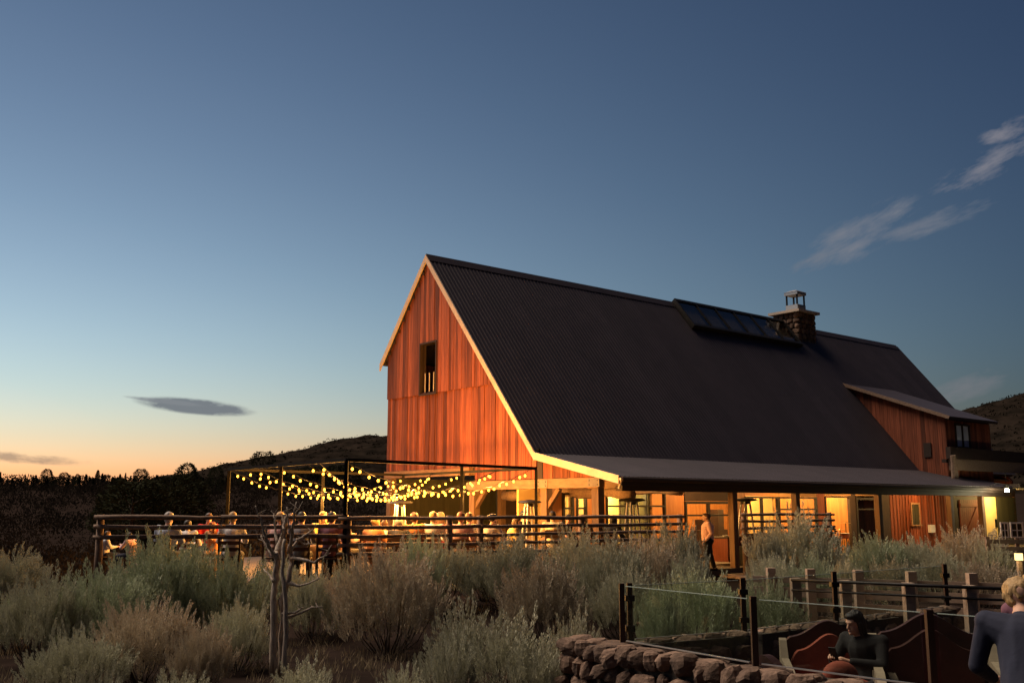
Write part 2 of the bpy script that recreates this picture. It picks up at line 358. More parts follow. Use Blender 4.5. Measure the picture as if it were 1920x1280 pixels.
for k, m in (('grey', M_sage), ('green', M_sageg), ('tan', M_sagew)):
    for j in range(3 if k == 'grey' else 2):
        SAGE[k, j] = sage_mesh(f'sagebrush_{k}{j}', m, lobes=34+5*j, sprigs=380, per=84, seed=10*j+len(k), rx=.95-.06*j)
SMALL = sage_mesh('sage_small', M_sage, lobes=12, sprigs=105, per=84, rx=.55, h=.8, spread=.14, plume=(.22, .42), seed=77)
def bush(px, top, d, wpx, kind, j, label, group, small=False):
    x, y = xd(px, d); g = gz(x, y); zt = at(px, top, d).z
    h = max(.3, zt-g); w = wpx*d/1883
    fol, st = SMALL if small else SAGE[kind, j]
    bh, bw = (.98, 1.35) if small else (1.52, 2.15)
    o = link('sagebrush', None, None, (x, y, g-.02), (0, 0, random.uniform(0, 6.28)))
    o.scale = (w/bw, w/bw, h/bh); o.empty_display_size = .2
    link('foliage', fol, o); link('stems', st, o)
    tag(o, label, 'shrub', group); return o
GA = 'sagebrush shrubs'
LB = 'feathery sagebrush in the dense bank between the patio fence and the stone wall'
LC = 'low sagebrush clump with upright plumes on the bare dark soil'
LD = 'sagebrush growing against the porch front behind the timber ramp'
# (pixel column, pixel row of the top, depth, width in pixels, kind, variant, label)
for *b, lb in [(318, 998, 17.2, 230, 'green', 0, 'tallest pale green sagebrush rising before the three-rail fence'), (205, 1062, 15.6, 200, 'green', 1, 'wide grey-green sagebrush between the tallest one and the fence end post'),
          (95, 1072, 15.0, 180, 'grey', 1, 'broad sagebrush beyond the fence end post at the edge of the pale soil'), (430, 1038, 17, 170, 'green', 1, 'green sagebrush between the tallest one and the dead snag'), (30, 1028, 20, 150, 'grey', 2, 'dull sagebrush out past the fence end, by the dark slope'),
          (285, 1122, 13.6, 200, 'tan', 0, 'tan-tipped sagebrush in front of the tallest green one'), (30, 1112, 16.4, 100, 'green', 0, 'small rounded green sagebrush beside the broad one on pale soil'), (455, 1125, 14.6, 130, 'grey', 1, 'dark grey sagebrush at the foot of the dead snag'),
          (592, 1062, 17.5, 110, 'grey', 1, 'shaded sagebrush just behind the dead snag'), (395, 1165, 13.0, 120, 'tan', 1, 'ragged tan sagebrush in the shaded gap near the dead snag'), (165, 1175, 12.4, 170, 'grey', 0, 'loose grey sagebrush on the pale soil before the broad one'), (525, 1050, 19.4, 110, 'grey', 2, 'sagebrush under the fence rails behind the dead snag')]:
    bush(*b, lb, GA)
for *b, lb in [(735, 1020, 16.5, 215, 'tan', 0, 'large round tan sagebrush standing alone before the front frame post'), (838, 1012, 20, 130, 'grey', 1, LB), (778, 1006, 19.2, 120, 'green', 1, LB), (655, 1050, 18.6, 90, 'grey', 2, LB), (960, 1005, 19.6, 200, 'grey', 2, LB),
          (1015, 1042, 17.2, 180, 'tan', 1, LB), (1085, 992, 20.5, 150, 'grey', 0, LB), (1135, 1008, 19, 170, 'grey', 1, LB), (1205, 1002, 20, 150, 'tan', 0, LB), (1262, 982, 22, 130, 'grey', 2, 'tall sagebrush at the porch end of the five-rail fence'), (1170, 1062, 17.4, 140, 'grey', 0, LB), (1290, 1030, 19, 90, 'grey', 1, LB), (905, 1040, 21, 110, 'grey', 0, LB)]:
    bush(*b, lb, GA)
for b in [(880, 1140, 13, 170), (960, 1160, 12.3, 180), (1075, 1153, 12.6, 95), (575, 1240, 11.6, 110), (760, 1248, 11.4, 80), (1010, 1205, 11.8, 110), (350, 1258, 11, 130), (215, 1262, 11, 90), (845, 1190, 11.8, 90)]:
    bush(*b, 'grey', 0, LC, GA, True)
for *b, lb in [(1490, 958, 25.5, 165, 'grey', 0, 'tallest sagebrush at the porch front, beside the short log fence'), (1432, 985, 24.5, 80, 'grey', 2, LD), (1640, 1000, 26.5, 140, 'green', 0, LD), (1715, 1008, 26.5, 120, 'grey', 2, LD), (1810, 986, 28, 140, 'tan', 0, 'tan sagebrush before the barn door with diagonal brace'), (1855, 1012, 27, 80, 'grey', 1, LD), (1575, 1050, 22.5, 80, 'grey', 2, LD),
          (1445, 1035, 21, 110, 'grey', 1, LD), (1760, 1030, 24, 110, 'grey', 0, LD), (1520, 1040, 20.5, 110, 'green', 1, LD), (1670, 1045, 22, 110, 'grey', 1, LD), (1840, 1048, 23, 120, 'tan', 1, LD)]:
    bush(*b, lb, GA)
for *b, lb in [(1290, 1064, 14.6, 190, 'green', 0, 'bright green sagebrush behind the glass next to the corner post'), (1440, 1085, 14.6, 130, 'green', 0, 'bright green sagebrush between the clamped glass post and the ramp'), (1235, 1092, 13.6, 100, 'green', 1, 'small bright green sagebrush nearest the corner of the glass screen')]:
    bush(*b, lb, GA)

# dry grass and litter between the shrubs
def tufts(n):
    B = []; A = []; Ln = []
    for _ in range(n):
        px = random.uniform(-40, 1120); d = random.uniform(10.8, 20); x, y = xd(px, d); z = gz(x, y)
        for _ in range(9):
            B.append((x+random.gauss(0, .07), y+random.gauss(0, .07), z-.01)); A.append((random.gauss(0, .35), random.gauss(0, .35), 1)); Ln.append(random.uniform(.06, .24))
    return leaves(np.array(B), unit(np.array(A)), np.array(Ln), np.full(len(B), .006))
V, Q = tufts(900)
tag(link('dry_grass', np_mesh('dry_grass', V, Q, mat('straw', (.30, .24, .15), (.17, .13, .08), rough=.9, bump=0, rnd=0, trans=.2))),
    'thin dry grass on the soil between the sagebrush', 'grass', kind='stuff')
# dark scrub over the slope behind the fence
RD = rand_dirs(5000); RD[:, 2] = np.abs(RD[:, 2])
def scrub(n):
    B = []; A = []; Ln = []; Wd = []
    for _ in range(n):
        d = random.uniform(34, 170)**1; px = random.uniform(-140, 760); x, y = xd(px, d); z = gz(x, y); s = random.uniform(.35, 1.0)*(1+d/160)
        for r in RD[RNG.integers(0, 5000, 90)]:
            B.append((x+r[0]*s*.9, y+r[1]*s*.9, z+r[2]*s*.8-.05)); A.append((r[0]*.5+random.gauss(0, .3), r[1]*.5+random.gauss(0, .3), .9)); Ln.append(random.uniform(.10, .20)*s); Wd.append(.045*s)
    return leaves(np.array(B), unit(np.array(A)), np.array(Ln), np.array(Wd))
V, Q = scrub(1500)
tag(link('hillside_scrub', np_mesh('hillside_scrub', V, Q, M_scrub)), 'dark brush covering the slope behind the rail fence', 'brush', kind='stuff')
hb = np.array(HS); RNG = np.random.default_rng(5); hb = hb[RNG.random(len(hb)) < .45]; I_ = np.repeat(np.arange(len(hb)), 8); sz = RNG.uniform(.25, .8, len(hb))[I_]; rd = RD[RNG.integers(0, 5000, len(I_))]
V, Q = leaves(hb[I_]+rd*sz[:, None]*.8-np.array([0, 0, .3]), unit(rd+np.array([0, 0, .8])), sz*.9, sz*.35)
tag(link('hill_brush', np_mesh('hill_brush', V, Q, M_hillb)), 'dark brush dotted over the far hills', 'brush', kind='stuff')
# junipers and pines on the far rise
def tree_meshes(kind, seed):
    global RNG
    RNG = np.random.default_rng(seed); H = 5.0
    if kind == 'pine':
        n = 2600; t = RNG.uniform(.08, 1, n)**.85; R = 1.25*(1-t)**.8*(.55+.45*np.sin(t*34+RNG.uniform(0, 6))**2)+.05
    elif kind == 'round':
        n = 2600; t = RNG.uniform(.12, 1, n); R = 1.9*np.sqrt(np.maximum(0, 1-((t-.5)/.52)**2))
    else:
        n = 1500; t = RNG.uniform(.35, 1, n); R = 1.7*np.sqrt(np.maximum(0, 1-((t-.7)/.36)**2))
    lob = rand_dirs(16); th = RNG.uniform(0, 2*pi, n); D = np.stack([np.cos(th), np.sin(th), (t-.5)*2], 1)
    sc_ = .55+.6*np.max(unit(D)@lob.T, axis=1)**4
    r = R*sc_*RNG.uniform(.35, 1, n)**.5
    B = np.stack([np.cos(th)*r, np.sin(th)*r, t*H*(.9+.12*sc_)], 1)
    A = unit(np.stack([np.cos(th), np.sin(th), np.full(n, .5 if kind != 'pine' else .15)], 1)+RNG.normal(size=(n, 3))*.4)
    V, Q = leaves(B, A, RNG.uniform(.18, .4, n), RNG.uniform(.04, .09, n))
    tr = MB(); tr.tube([(0, 0, -.3), (.05, 0, 1.5), (0, .05, 3.2), (0, 0, 4.6)], [.16, .12, .07, .02], 7)
    for i in range(9):
        a = i*2.4; z = 1.2+i*.33; tr.tube([(0, 0, z), (cos(a)*.6, sin(a)*.6, z+.35), (cos(a)*1.1, sin(a)*1.1, z+.8)], [.05, .035, .012], 5)
    return np_mesh('crown', V, Q, M_juni), tr.mesh('trunk', M_bark)
TREES = {k: [tree_meshes(k, 31+i*7+len(k)) for i in range(2)] for k in ('pine', 'round', 'open')}
def tree(px, top, d, kind, label, wide=1.0):
    x, y = xd(px, d); g = gz(x, y); h = max(1.0, at(px, top, d).z-g)
    cr, tr = random.choice(TREES[kind])
    o = link({'pine': 'pine_tree', 'round': 'juniper_tree', 'open': 'juniper_tree'}[kind], None, None, (x, y, g), (0, 0, random.uniform(0, 6.28)), (h/5*wide, h/5*wide, h/5.2))
    link('crown', cr, o); link('trunk', tr, o)
    return tag(o, label, 'tree', 'trees on the far rise')
tree(350, 868, 105, 'round', 'tall rounded dark juniper standing out on the skyline beside the bare sapling')
tree(490, 846, 120, 'open', 'open-crowned juniper highest on the skyline at the foot of the hill', .8)
tree(402, 874, 110, 'round', 'small dark juniper between the two tallest skyline junipers', .7)
tree(85, 879, 130, 'round', 'dark bushy juniper rising above the low pines on the skyline', .8)
for px in (290, 250, 275, 228, 310, 330):
    tree(px, 930-random.uniform(0, 22)-18, random.uniform(52, 70), 'round', 'broad dark juniper on the near slope behind the rail fence', 1.3)
for i in range(58):
    px = -30+i*8.4+random.uniform(-4, 4)
    tree(px, 899-abs(random.gauss(0, 7.5)), random.uniform(120, 160), random.choice(('pine', 'pine', 'round')), 'small dark conifer in the row along the far skyline', random.uniform(.55, 1.15))
for i in range(10):
    px = 495+i*17+random.uniform(-6, 6)
    tree(px, 885-i*1.5+random.uniform(-4, 4), random.uniform(120, 150), 'round', 'dark juniper on the lower slope of the hill behind the string lights', 1.2)

# ================================================================== the barn (local axes: a along the ridge, b across the gable, z up)
UA = radians(50.4); U = Vector((sin(UA), cos(UA), 0)); Vv = Vector((-cos(UA), sin(UA), 0))
EX = Vector((3.019, 28.278, 0))
barn = empty('barn', EX, radians(39.6))
tag(barn, 'large red-brown timber barn with steep dark metal roof and long lit porch', 'barn')
def wl(a, b, z): return EX+U*a+Vv*b+Vector((0, 0, z))          # barn coordinates to world
def on_a(px, py, a):
    r = Vector(ray(px, py)); o = Vector((0, 0, CZ)); t = U.dot(EX+U*a-o)/U.dot(r); P = o+r*t; q = P-EX; return q.dot(U), q.dot(Vv), P.z
def on_b(px, py, b):
    r = Vector(ray(px, py)); o = Vector((0, 0, CZ)); t = Vv.dot(EX+Vv*b-o)/Vv.dot(r); P = o+r*t; q = P-EX; return q.dot(U), q.dot(Vv), P.z
RB, RZ, KB, KZ, EZ = 9.71, 11.28, 3.6, 3.74, 2.95
SL = (RZ-KZ)/(RB-KB); LB_, LZ = 12.69, 7.57; SLL = (RZ-LZ)/(LB_-RB); SP = (EZ-KZ)/(0-KB)
def zroof(b): return RZ-SL*(RB-b) if KB <= b <= RB else (RZ-SLL*(b-RB) if b > RB else EZ+SP*b)
AEND = 33.0; PEND = 24.6; PF = .22           # ridge end, porch end, porch floor level
DA, DEND, DB = 23.4, 27.7, 2.2               # dormer: side, far end, front wall

# ---- gable boards
WB0, WB1, WZ0, WZ1 = 9.10, 10.08, 6.14, 7.99
gable = MB().box((.16, 3.62, 2.95), (.22, 6.85, 3.9)).build('gable_frame', M_black, barn)
def board(b0, b1, z0, top, a0, th, parent, m=M_side, name='board'):
    t0, t1 = top(b0), top(b1)
    if max(t0, t1) <= z0+.05: return
    t0 = max(t0, z0+.01); t1 = max(t1, z0+.01)
    mb = MB(); a1 = a0+th
    mb.add([(a0,b0,z0),(a0,b1,z0),(a1,b1,z0),(a1,b0,z0),(a0,b0,t0),(a0,b1,t1),(a1,b1,t1),(a1,b0,t0)],
           [(0,1,2,3),(7,6,5,4),(4,5,1,0),(6,7,3,2),(5,6,2,1),(7,4,0,3)])
    return mb.build(name, m, parent)
gw = MB()   # sheathing behind the boards: a thin wall with the loft opening left out
for b0, b1, z0, z1 in ((WB1, 12.30, 3.3, None), (3.62, WB0, 3.3, None), (WB0, WB1, 3.3, WZ0), (WB0, WB1, WZ1, None)):
    n = 12
    for i in range(n):
        c0, c1 = b0+(b1-b0)*i/n, b0+(b1-b0)*(i+1)/n
        zt0 = min(zroof(c0)-.3, z1 or 99); zt1 = min(zroof(c1)-.3, z1 or 99)
        if min(zt0, zt1) > z0: gw.add([(.15,c0,z0),(.15,c1,z0),(.21,c1,z0),(.21,c0,z0),(.15,c0,zt0),(.15,c1,zt1),(.21,c1,zt1),(.21,c0,zt0)], [(0,1,2,3),(7,6,5,4),(4,5,1,0),(6,7,3,2),(5,6,2,1),(7,4,0,3)])
gwall = gw.build('gable_wall', M_fascia, barn)
top = lambda b: zroof(b)-.27
for row in (0, 1):
    b = 3.66
    while b < 12.30:
        w = random.choice((.13, .15, .16, .165, .19, .21)); e = min(b+w, 12.32)
        if row == 0:
            z0 = 3.42 if (b+e)/2 > 6.88 else 2.97
            board(b, e-.008, z0, lambda q: min(6.20, top(q)), .085+random.uniform(-.014, .012), .04, gwall)
        else:
            mid = (b+e)/2
            if WB0-.02 < mid < WB1+.02:
                board(b, e-.008, WZ1, top, .05+random.uniform(-.012, .010), .04, gwall)
            else: board(b, e-.008, 6.15+random.uniform(-.012, .012), top, .05+random.uniform(-.012, .010), .04, gwall)
        b = e
# loft opening
lo = MB()
for q in ((WB0-.05, WB0), (WB1, WB1+.05)): lo.box((.02, q[0], WZ0-.04), (.30, q[1], WZ1+.05))
lo.box((.02, WB0, WZ1), (.30, WB1, WZ1+.05)).box((.02, WB0, WZ0-.04), (.30, WB1, WZ0+.02))
loft = lo.build('loft_opening', M_fascia, barn)
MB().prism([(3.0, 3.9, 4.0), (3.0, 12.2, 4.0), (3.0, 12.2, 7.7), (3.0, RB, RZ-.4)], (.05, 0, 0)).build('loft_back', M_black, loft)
MB().box((.22, 4.2, 3.55), (3.0, 12.2, 3.6)).build('loft_floor', M_fascia, loft)
for i in range(3): MB().tube([(.12, WB0+.22+.27*i, WZ0+.02), (.12, WB0+.22+.27*i, WZ0+.78)], .018, 6).build('baluster', M_trim, loft)
# porch gable infill and beams
pg = MB().box((.19, .98, 2.96), (.21, 3.35, 2.98)).build('porch_gable', M_fascia, barn)
b = 1.0
while b < 3.34:
    w = random.choice((.13, .16, .19)); e = min(b+w, 3.36); board(b, e-.008, 2.965, lambda q: zroof(q)-.22, .10+random.uniform(-.012, .012), .05, pg); b = e
MB().box((.10, 3.38, 2.96), (.26, 3.62, 3.60)).build('gap_shade_block', M_fascia, barn)  # dark block added to draw the shaded gap beside the porch infill
b1 = MB().box((-.06, .80, 2.66), (.24, 6.98, 2.945)).build('beam', M_beam, barn)
for bb in (3.2, 6.82, .95): 
    pl = MB().box((-.075, bb-.24, 2.68), (-.062, bb+.24, 2.92)).build('plate', M_palewood, b1)
    for k in range(4): MB().tube([(-.085, bb-.17+.34*(k % 2), 2.74+.12*(k//2)), (-.07, bb-.17+.34*(k % 2), 2.74+.12*(k//2))], .018, 6).build('bolt', M_dark, b1)
MB().box((-.02, 6.99, 3.16), (.26, 12.30, 3.41)).build('beam', M_beam, barn)
for bb, zt in ((11.95, 3.155), (6.83, 2.655), (3.2, 2.655), (.95, 2.655)):
    MB().box((-.02, bb-.14, .1), (.22, bb+.14, zt)).build('post', M_post, barn)
for bb in (6.83, 3.2): MB().beam((.1, bb, 2.0), (.1, bb-.62, 2.65), .13, .14).build('brace', M_post, barn)
lg = [(1.5+.06*sin(t*5), .9+t*6.0, 2.46+.10*sin(t*3.1)+.03*sin(t*13)) for t in np.linspace(0, 1, 14)]
MB().tube(lg, [.15+.03*sin(i*1.7) for i in range(14)], 10).build('log_beam', M_log, barn, True)
MB().tube([(p[0]+2.2, p[1], p[2]+.12) for p in lg], [.13+.03*sin(i*2.1) for i in range(14)], 10).build('log_beam', M_log, barn, True)
# under the gable: floor, side and back wall of the open bay
MB().box((.3, .1, .02), (AEND, 12.3, PF)).build('floor', M_floor, barn)
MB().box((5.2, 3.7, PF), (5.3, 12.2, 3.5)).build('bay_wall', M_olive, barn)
for k in range(4): MB().box((5.10, 5.0+k*1.75, 1.0), (5.19, 6.2+k*1.75, 2.4)).build('bay_window', M_fascia, barn)
MB().box((.3, 3.7, 3.42), (AEND, 12.2, 3.5)).build('bay_ceiling', M_ceil, barn)
for bb, aa in ((8.6, 2.6), (4.8, 2.6)): MB().box((aa, bb-.11, PF), (aa+.22, bb+.11, 3.41)).build('post', M_post, barn)
# far and left walls
MB().prism([(AEND-.3, KB, .2), (AEND-.3, 12.2, .2), (AEND-.3, 12.2, 7.7), (AEND-.3, RB, RZ-.3), (AEND-.3, KB, KZ-.3)], (.2, 0, 0)).build('far_wall', M_side, barn)
MB().box((5.3, 12.1, .2), (AEND-.1, 12.3, 7.6)).build('side_wall', M_side, barn)
MB().box((.22, 12.1, 3.42), (5.3, 12.3, 7.6)).build('side_wall', M_side, barn)

# ---- roofs: deck slabs carrying single ribbed metal sheets
def slab(name, b0, z0, b1, z1, a0, a1, th=.14, m=M_fascia):
    d = Vector((0, b1-b0, z1-z0)).normalized(); n = Vector((1, 0, 0)).cross(d); n = n if n.z > 0 else -n
    p = [Vector((a0, b0, z0)), Vector((a0, b1, z1)), Vector((a0, b1, z1))-n*th, Vector((a0, b0, z0))-n*th]
    return MB().prism(p, (a1-a0, 0, 0)).build(name, m, barn), d, n
PW = .9
def panel_mesh(L, d, n, rib=.014, per=5):
    """one sheet of metal roofing: flats with trapezoid ribs, running length L down direction d"""
    prof_ = []
    for i in range(per):
        x = PW*i/per
        prof_ += [(x, 0), (x+.035, rib), (x+.065, rib), (x+.10, 0)]
    prof_.append((PW-.006, 0)); mb = MB(); v = []; k = len(prof_)
    for s in (0, L):
        for x, h in prof_: v.append(Vector((x, 0, 0))+d*s+n*(h+.012))
    for s in (0, L):
        for x, h in prof_: v.append(Vector((x, 0, 0))+d*s+n*(h+.004))
    f = [(i, i+1, k+i+1, k+i) for i in range(k-1)]+[(2*k+i+1, 2*k+i, 3*k+i, 3*k+i+1) for i in range(k-1)]
    f += [(i+1, i, 2*k+i, 2*k+i+1) for i in range(k-1)]+[(k+i, k+i+1, 3*k+i+1, 3*k+i) for i in range(k-1)]
    mb.add(v, f); return mb.mesh('roof_panel', M_roof)
roof, dr, nr = slab('roof', KB, KZ, RB, RZ, 0, AEND)
Lr = math.hypot(RB-KB, RZ-KZ)
full = panel_mesh(Lr+.02, dr, nr)
na = int(AEND/PW)+1
for i in range(na):
    link('roof_panel', full, roof, (i*PW-.02, KB, KZ+random.uniform(0, .004)))
proof, dp, npn = slab('porch_roof', 0, EZ, KB-.01, KZ-.004, 0, PEND)
pp = panel_mesh(math.hypot(KB, KZ-EZ)+.03, dp, npn)
for i in range(int(PEND/PW)+1): link('roof_panel', pp, proof, (i*PW-.02, -.03, EZ-.008+random.uniform(0, .004)))
lroof, dl, nl = slab('far_roof', RB, RZ, LB_, LZ, 0, AEND, .14, M_roof)
MB().prism([(-.03, RB-.22, RZ-.20), (-.03, RB, RZ+.09), (-.03, RB+.22, RZ-.20), (-.03, RB, RZ+.05)], (AEND+.08, 0, 0)).build('ridge_cap', M_roof, roof)
# barge boards
def barge(b0, z0, b1, z1, h=.20, dz=0): 
    MB().prism([(-.055, b0, z0+.03+dz), (-.055, b1, z1+.03+dz), (-.055, b1, z1-h+dz), (-.055, b0, z0-h+dz)], (.05, 0, 0)).build('barge_board', M_trim, barn)
barge(RB, RZ+.02, KB, KZ+.02, .24); barge(KB, KZ+.015, -.04, EZ, .20); barge(RB, RZ+.02, LB_+.05, LZ-.04, .24)
for i in range(9):                                      # lookout blocks below the left rake
    t = (i+.7)/9.5; b = RB+(LB_-RB)*t; z = RZ-(RZ-LZ)*t-.36
    MB().beam((.0, b, z), (.12, b, z), .10, .12).build('lookout', M_fascia, barn)
# porch eave: fascia, gutter, beam, posts, ceiling
MB().box((0.0, -.02, EZ-.24), (PEND, .03, EZ-.02)).build('fascia', M_fascia, barn)
MB().tube([(0.02, -.09, EZ-.07), (PEND, -.09, EZ-.10)], .065, 8).build('gutter', M_fascia, barn)
MB().tube([(-.04, -.09, EZ-.07), (.02, -.09, EZ-.07), (.03, -.02, EZ-.2), (.05, .04, EZ-.33)], .04, 8).build('downpipe', M_trim, barn)
MB().box((.30, .16, 2.56), (PEND, .42, 2.72)).build('eave_beam', M_fascia, barn)
for a in (5.45, 8.85, 14.05, 19.5, 22.2): MB().box((a-.11, .19, PF), (a+.11, .39, 2.555)).build('post', M_post, barn)
for i in range(23):
    a = .9+i*1.05
    if a < PEND: MB().beam((a, .3, EZ+SP*.3-.24), (a, KB-.1, KZ-.26), .08, .15).build('rafter', M_ceil, barn)

M_frame = mat('black_window_frame', (.02, .016, .013), (.012, .01, .008), rough=.6, rnd=.05)
# ---- the long porch wall on b = KB
def wall(a0, a1, z0=PF, z1=2.95, m=M_inwood, th=.12, name='wall_panel', db=0): return MB().box((a0, KB+db, z0), (a1, KB+db+th, z1)).build(name, m, barn)
def window(a0, a1, z0, z1, panes=1, fm=None, g=G_win, name='window', fr=.07):
    fm = M_frame
    f = MB(); f.box((a0, KB-.03, z0), (a1, KB+.09, z0+fr)).box((a0, KB-.03, z1-fr), (a1, KB+.09, z1))
    w = (a1-a0-fr)/panes
    for i in range(panes+1): f.box((a0+w*i, KB-.028, z0+fr), (a0+w*i+fr, KB+.088, z1-fr))
    o = f.build(name, fm, barn)
    if z1-z0 > 1.7: f = MB().box((a0+fr, KB-.026, z1-.52), (a1-fr, KB+.086, z1-.46)).build('transom', fm, o)
    for i in range(panes): MB().box((a0+w*i+fr, KB+.02, z0+fr), (a0+w*(i+1), KB+.03, z1-fr)).build('pane', g, o)
    return o
wall(.4, PEND-.4, 2.66, 2.95, M_ceil, name='header', db=.125)
wall(5.3-4.9, 1.1); window(1.15, 1.62, .6, 2.55); wall(1.64, 1.72); window(1.74, 2.2, .6, 2.55); wall(2.22, 3.05)
window(3.08, 5.98, .75, 2.62, 3, M_post); wall(3.08, 5.98, PF, .74)
wall(6.0, 6.95); window(7.0, 9.6, PF, 2.30, 2, M_fascia, name='sliding_door', fr=.09); wall(7.0, 9.6, 2.31, 2.65, M_fascia)
wall(9.62, 10.4); window(10.42, 12.5, 1.0, 2.5, 2); wall(10.42, 12.5, PF, .99); wall(10.42, 12.5, 2.51, 2.65)
window(12.52, 13.55, PF, 2.5, 1, M_post, name='glass_door'); wall(13.57, 13.7); window(13.72, 15.1, PF, 2.5, 1, M_fascia, name='glass_door')
wall(12.52, 15.1, 2.51, 2.65, M_ceil); wall(15.12, 15.66, PF, 2.65, M_side)
fr = MB().box((15.67, KB-.03, PF), (15.74, KB+.1, 2.56)).box((17.46, KB-.03, PF), (17.58, KB+.1, 2.56)).box((15.74, KB-.03, 2.48), (17.46, KB+.1, 2.56)).build('open_doorway', M_fascia, barn)
wall(17.6, 17.95, PF, 2.65, M_fascia); window(17.97, 19.7, PF, 2.5, 1, M_fascia, name='glass_door', fr=.1); wall(19.72, 20.65, PF, 2.65, M_fascia)
wall(15.67, 19.7, 2.57, 2.65, M_ceil)
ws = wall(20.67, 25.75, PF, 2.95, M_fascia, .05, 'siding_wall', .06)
a = 20.68
while a < 25.74:
    e = min(a+.27, 25.75); MB().box((a, KB+random.uniform(-.012, .0), PF), (e-.012, KB+.055, 2.90)).build('board', M_side, ws); a = e
    MB().box((a-.05, KB-.035, PF), (a+.03, KB-.014, 2.9)).build('batten', M_side, ws)
w = MB()
for p in ((22.3, 22.38), (23.0, 23.08)): w.box((p[0], KB-.09, 1.32), (p[1], KB-.038, 2.30))
w.box((22.38, KB-.09, 2.22), (23.0, KB-.038, 2.30)).box((22.24, KB-.13, 1.26), (23.14, KB-.038, 1.32))
wo = w.build('window', M_beam, barn); MB().box((22.38, KB-.06, 1.32), (22.67, KB-.04, 2.22)).build('pane', M_olive, wo); MB().box((22.70, KB-.06, 1.32), (23.0, KB-.04, 2.22)).build('pane', M_olive, wo)
MB().box((23.76, KB-.16, .95), (24.2, KB-.04, 1.30)).build('meter_box', M_white, barn)
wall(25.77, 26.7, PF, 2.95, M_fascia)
bd = wall(26.72, 29.0, PF, 2.6, M_fascia, .05, 'barn_door', .02)
for i in range(9): MB().box((26.95+i*.205, KB-.03, PF+.1), (26.95+i*.205+.195, KB+.018, 2.45)).build('board', M_door, bd)
for p, q_ in (((26.95, KB-.05, .5), (28.8, KB-.05, .5)), ((26.95, KB-.05, 2.2), (28.8, KB-.05, 2.2)), ((27.1, KB-.05, .55), (28.7, KB-.05, 2.15))): MB().beam(p, q_, .04, .16).build('brace', M_door, bd)
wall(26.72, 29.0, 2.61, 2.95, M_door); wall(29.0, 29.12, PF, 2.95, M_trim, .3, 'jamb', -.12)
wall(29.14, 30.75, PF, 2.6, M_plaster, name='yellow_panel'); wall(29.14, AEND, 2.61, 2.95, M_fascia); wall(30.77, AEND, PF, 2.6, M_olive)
MB().box((30.5, KB-.06, 1.1), (30.62, KB-.005, 1.5)).build('wall_switch', M_dark, barn)
# rooms behind the wall
MB().box((5.4, 8.4, PF), (15.4, 8.5, 3.4)).build('room_back', M_inwood, barn)
for a in (5.35, 15.42, 17.75): MB().box((a, KB+.14, PF), (a+.1, 8.4, 3.4)).build('partition', M_inwood, barn)
for a in (12.3,): MB().box((a, KB+.14, PF), (a+.1, 5.0, 3.4)).build('partition', M_plaster, barn)
MB().box((15.53, 5.9, PF), (17.74, 6.0, 3.4)).build('room_back', M_plaster, barn)
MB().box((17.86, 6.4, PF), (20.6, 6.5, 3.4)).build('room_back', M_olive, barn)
MB().box((.5, 5.0, PF), (5.15, 5.1, 2.9)).build('room_back', M_plaster, barn)  # pale wall colour imitates the bright sky reflection in the wide panes
MB().box((.42, 11.98, PF), (5.15, 12.09, 3.15)).build('bay_wall', M_olive, barn)
for k in range(4): MB().box((10.6+k*.6, 6.0+.3*(k % 2), PF), (10.95+k*.6, 6.4+.3*(k % 2), 1.2+.4*(k % 3))).build('cabinet', M_fascia, barn)
for k in range(3): MB().box((6.1+k*1.2, 7.9, 1.6), (6.9+k*1.2, 8.38, 2.4)).build('picture', M_fascia, barn)
wood_wall = [MB().box((7.2+i*1.1, 8.2, .9), (7.9+i*1.1, 8.35, 2.0)).build('cabinet', M_door, barn) for i in range(3)]
# ---- skylight near the ridge
s0, s1 = 13.62, 21.9; bt, bb_ = RB+.05, 8.62
def sk(b, h): return Vector((0, b, zroof(min(b, RB))+(b-RB if b > RB else 0)*SL))+nr*h
sf = MB()
for p, q_ in ((bt, bt-.10), (bb_+.10, bb_)): sf.prism([Vector((s0, 0, 0))+sk(p, .03), Vector((s0, 0, 0))+sk(q_, .03), Vector((s0, 0, 0))+sk(q_, .26), Vector((s0, 0, 0))+sk(p, .26)], (s1-s0, 0, 0))
for i in range(7):
    a = s0+(s1-s0-.09)*i/6; sf.prism([Vector((a, 0, 0))+sk(bt-.1, .03), Vector((a, 0, 0))+sk(bb_+.1, .03), Vector((a, 0, 0))+sk(bb_+.1, .255), Vector((a, 0, 0))+sk(bt-.1, .255)], (.09, 0, 0))
skl = sf.build('skylight', M_dark, barn)
for i in range(6):
    a = s0+(s1-s0-.09)*i/6+.09; wdt = (s1-s0-.09)/6-.09
    MB().prism([Vector((a, 0, 0))+sk(bt-.1, .05), Vector((a, 0, 0))+sk(bb_+.1, .05), Vector((a, 0, 0))+sk(bb_+.1, .06), Vector((a, 0, 0))+sk(bt-.1, .06)], (wdt, 0, 0)).build('lit_inside_panel', M_palewood, skl)  # pale board laid on the closed roof, coloured to suggest a lit interior
    MB().prism([Vector((a, 0, 0))+sk(bt-.1, .20), Vector((a, 0, 0))+sk(bb_+.1, .20), Vector((a, 0, 0))+sk(bb_+.1, .212), Vector((a, 0, 0))+sk(bt-.1, .212)], (wdt, 0, 0)).build('pane', G_sky, skl)
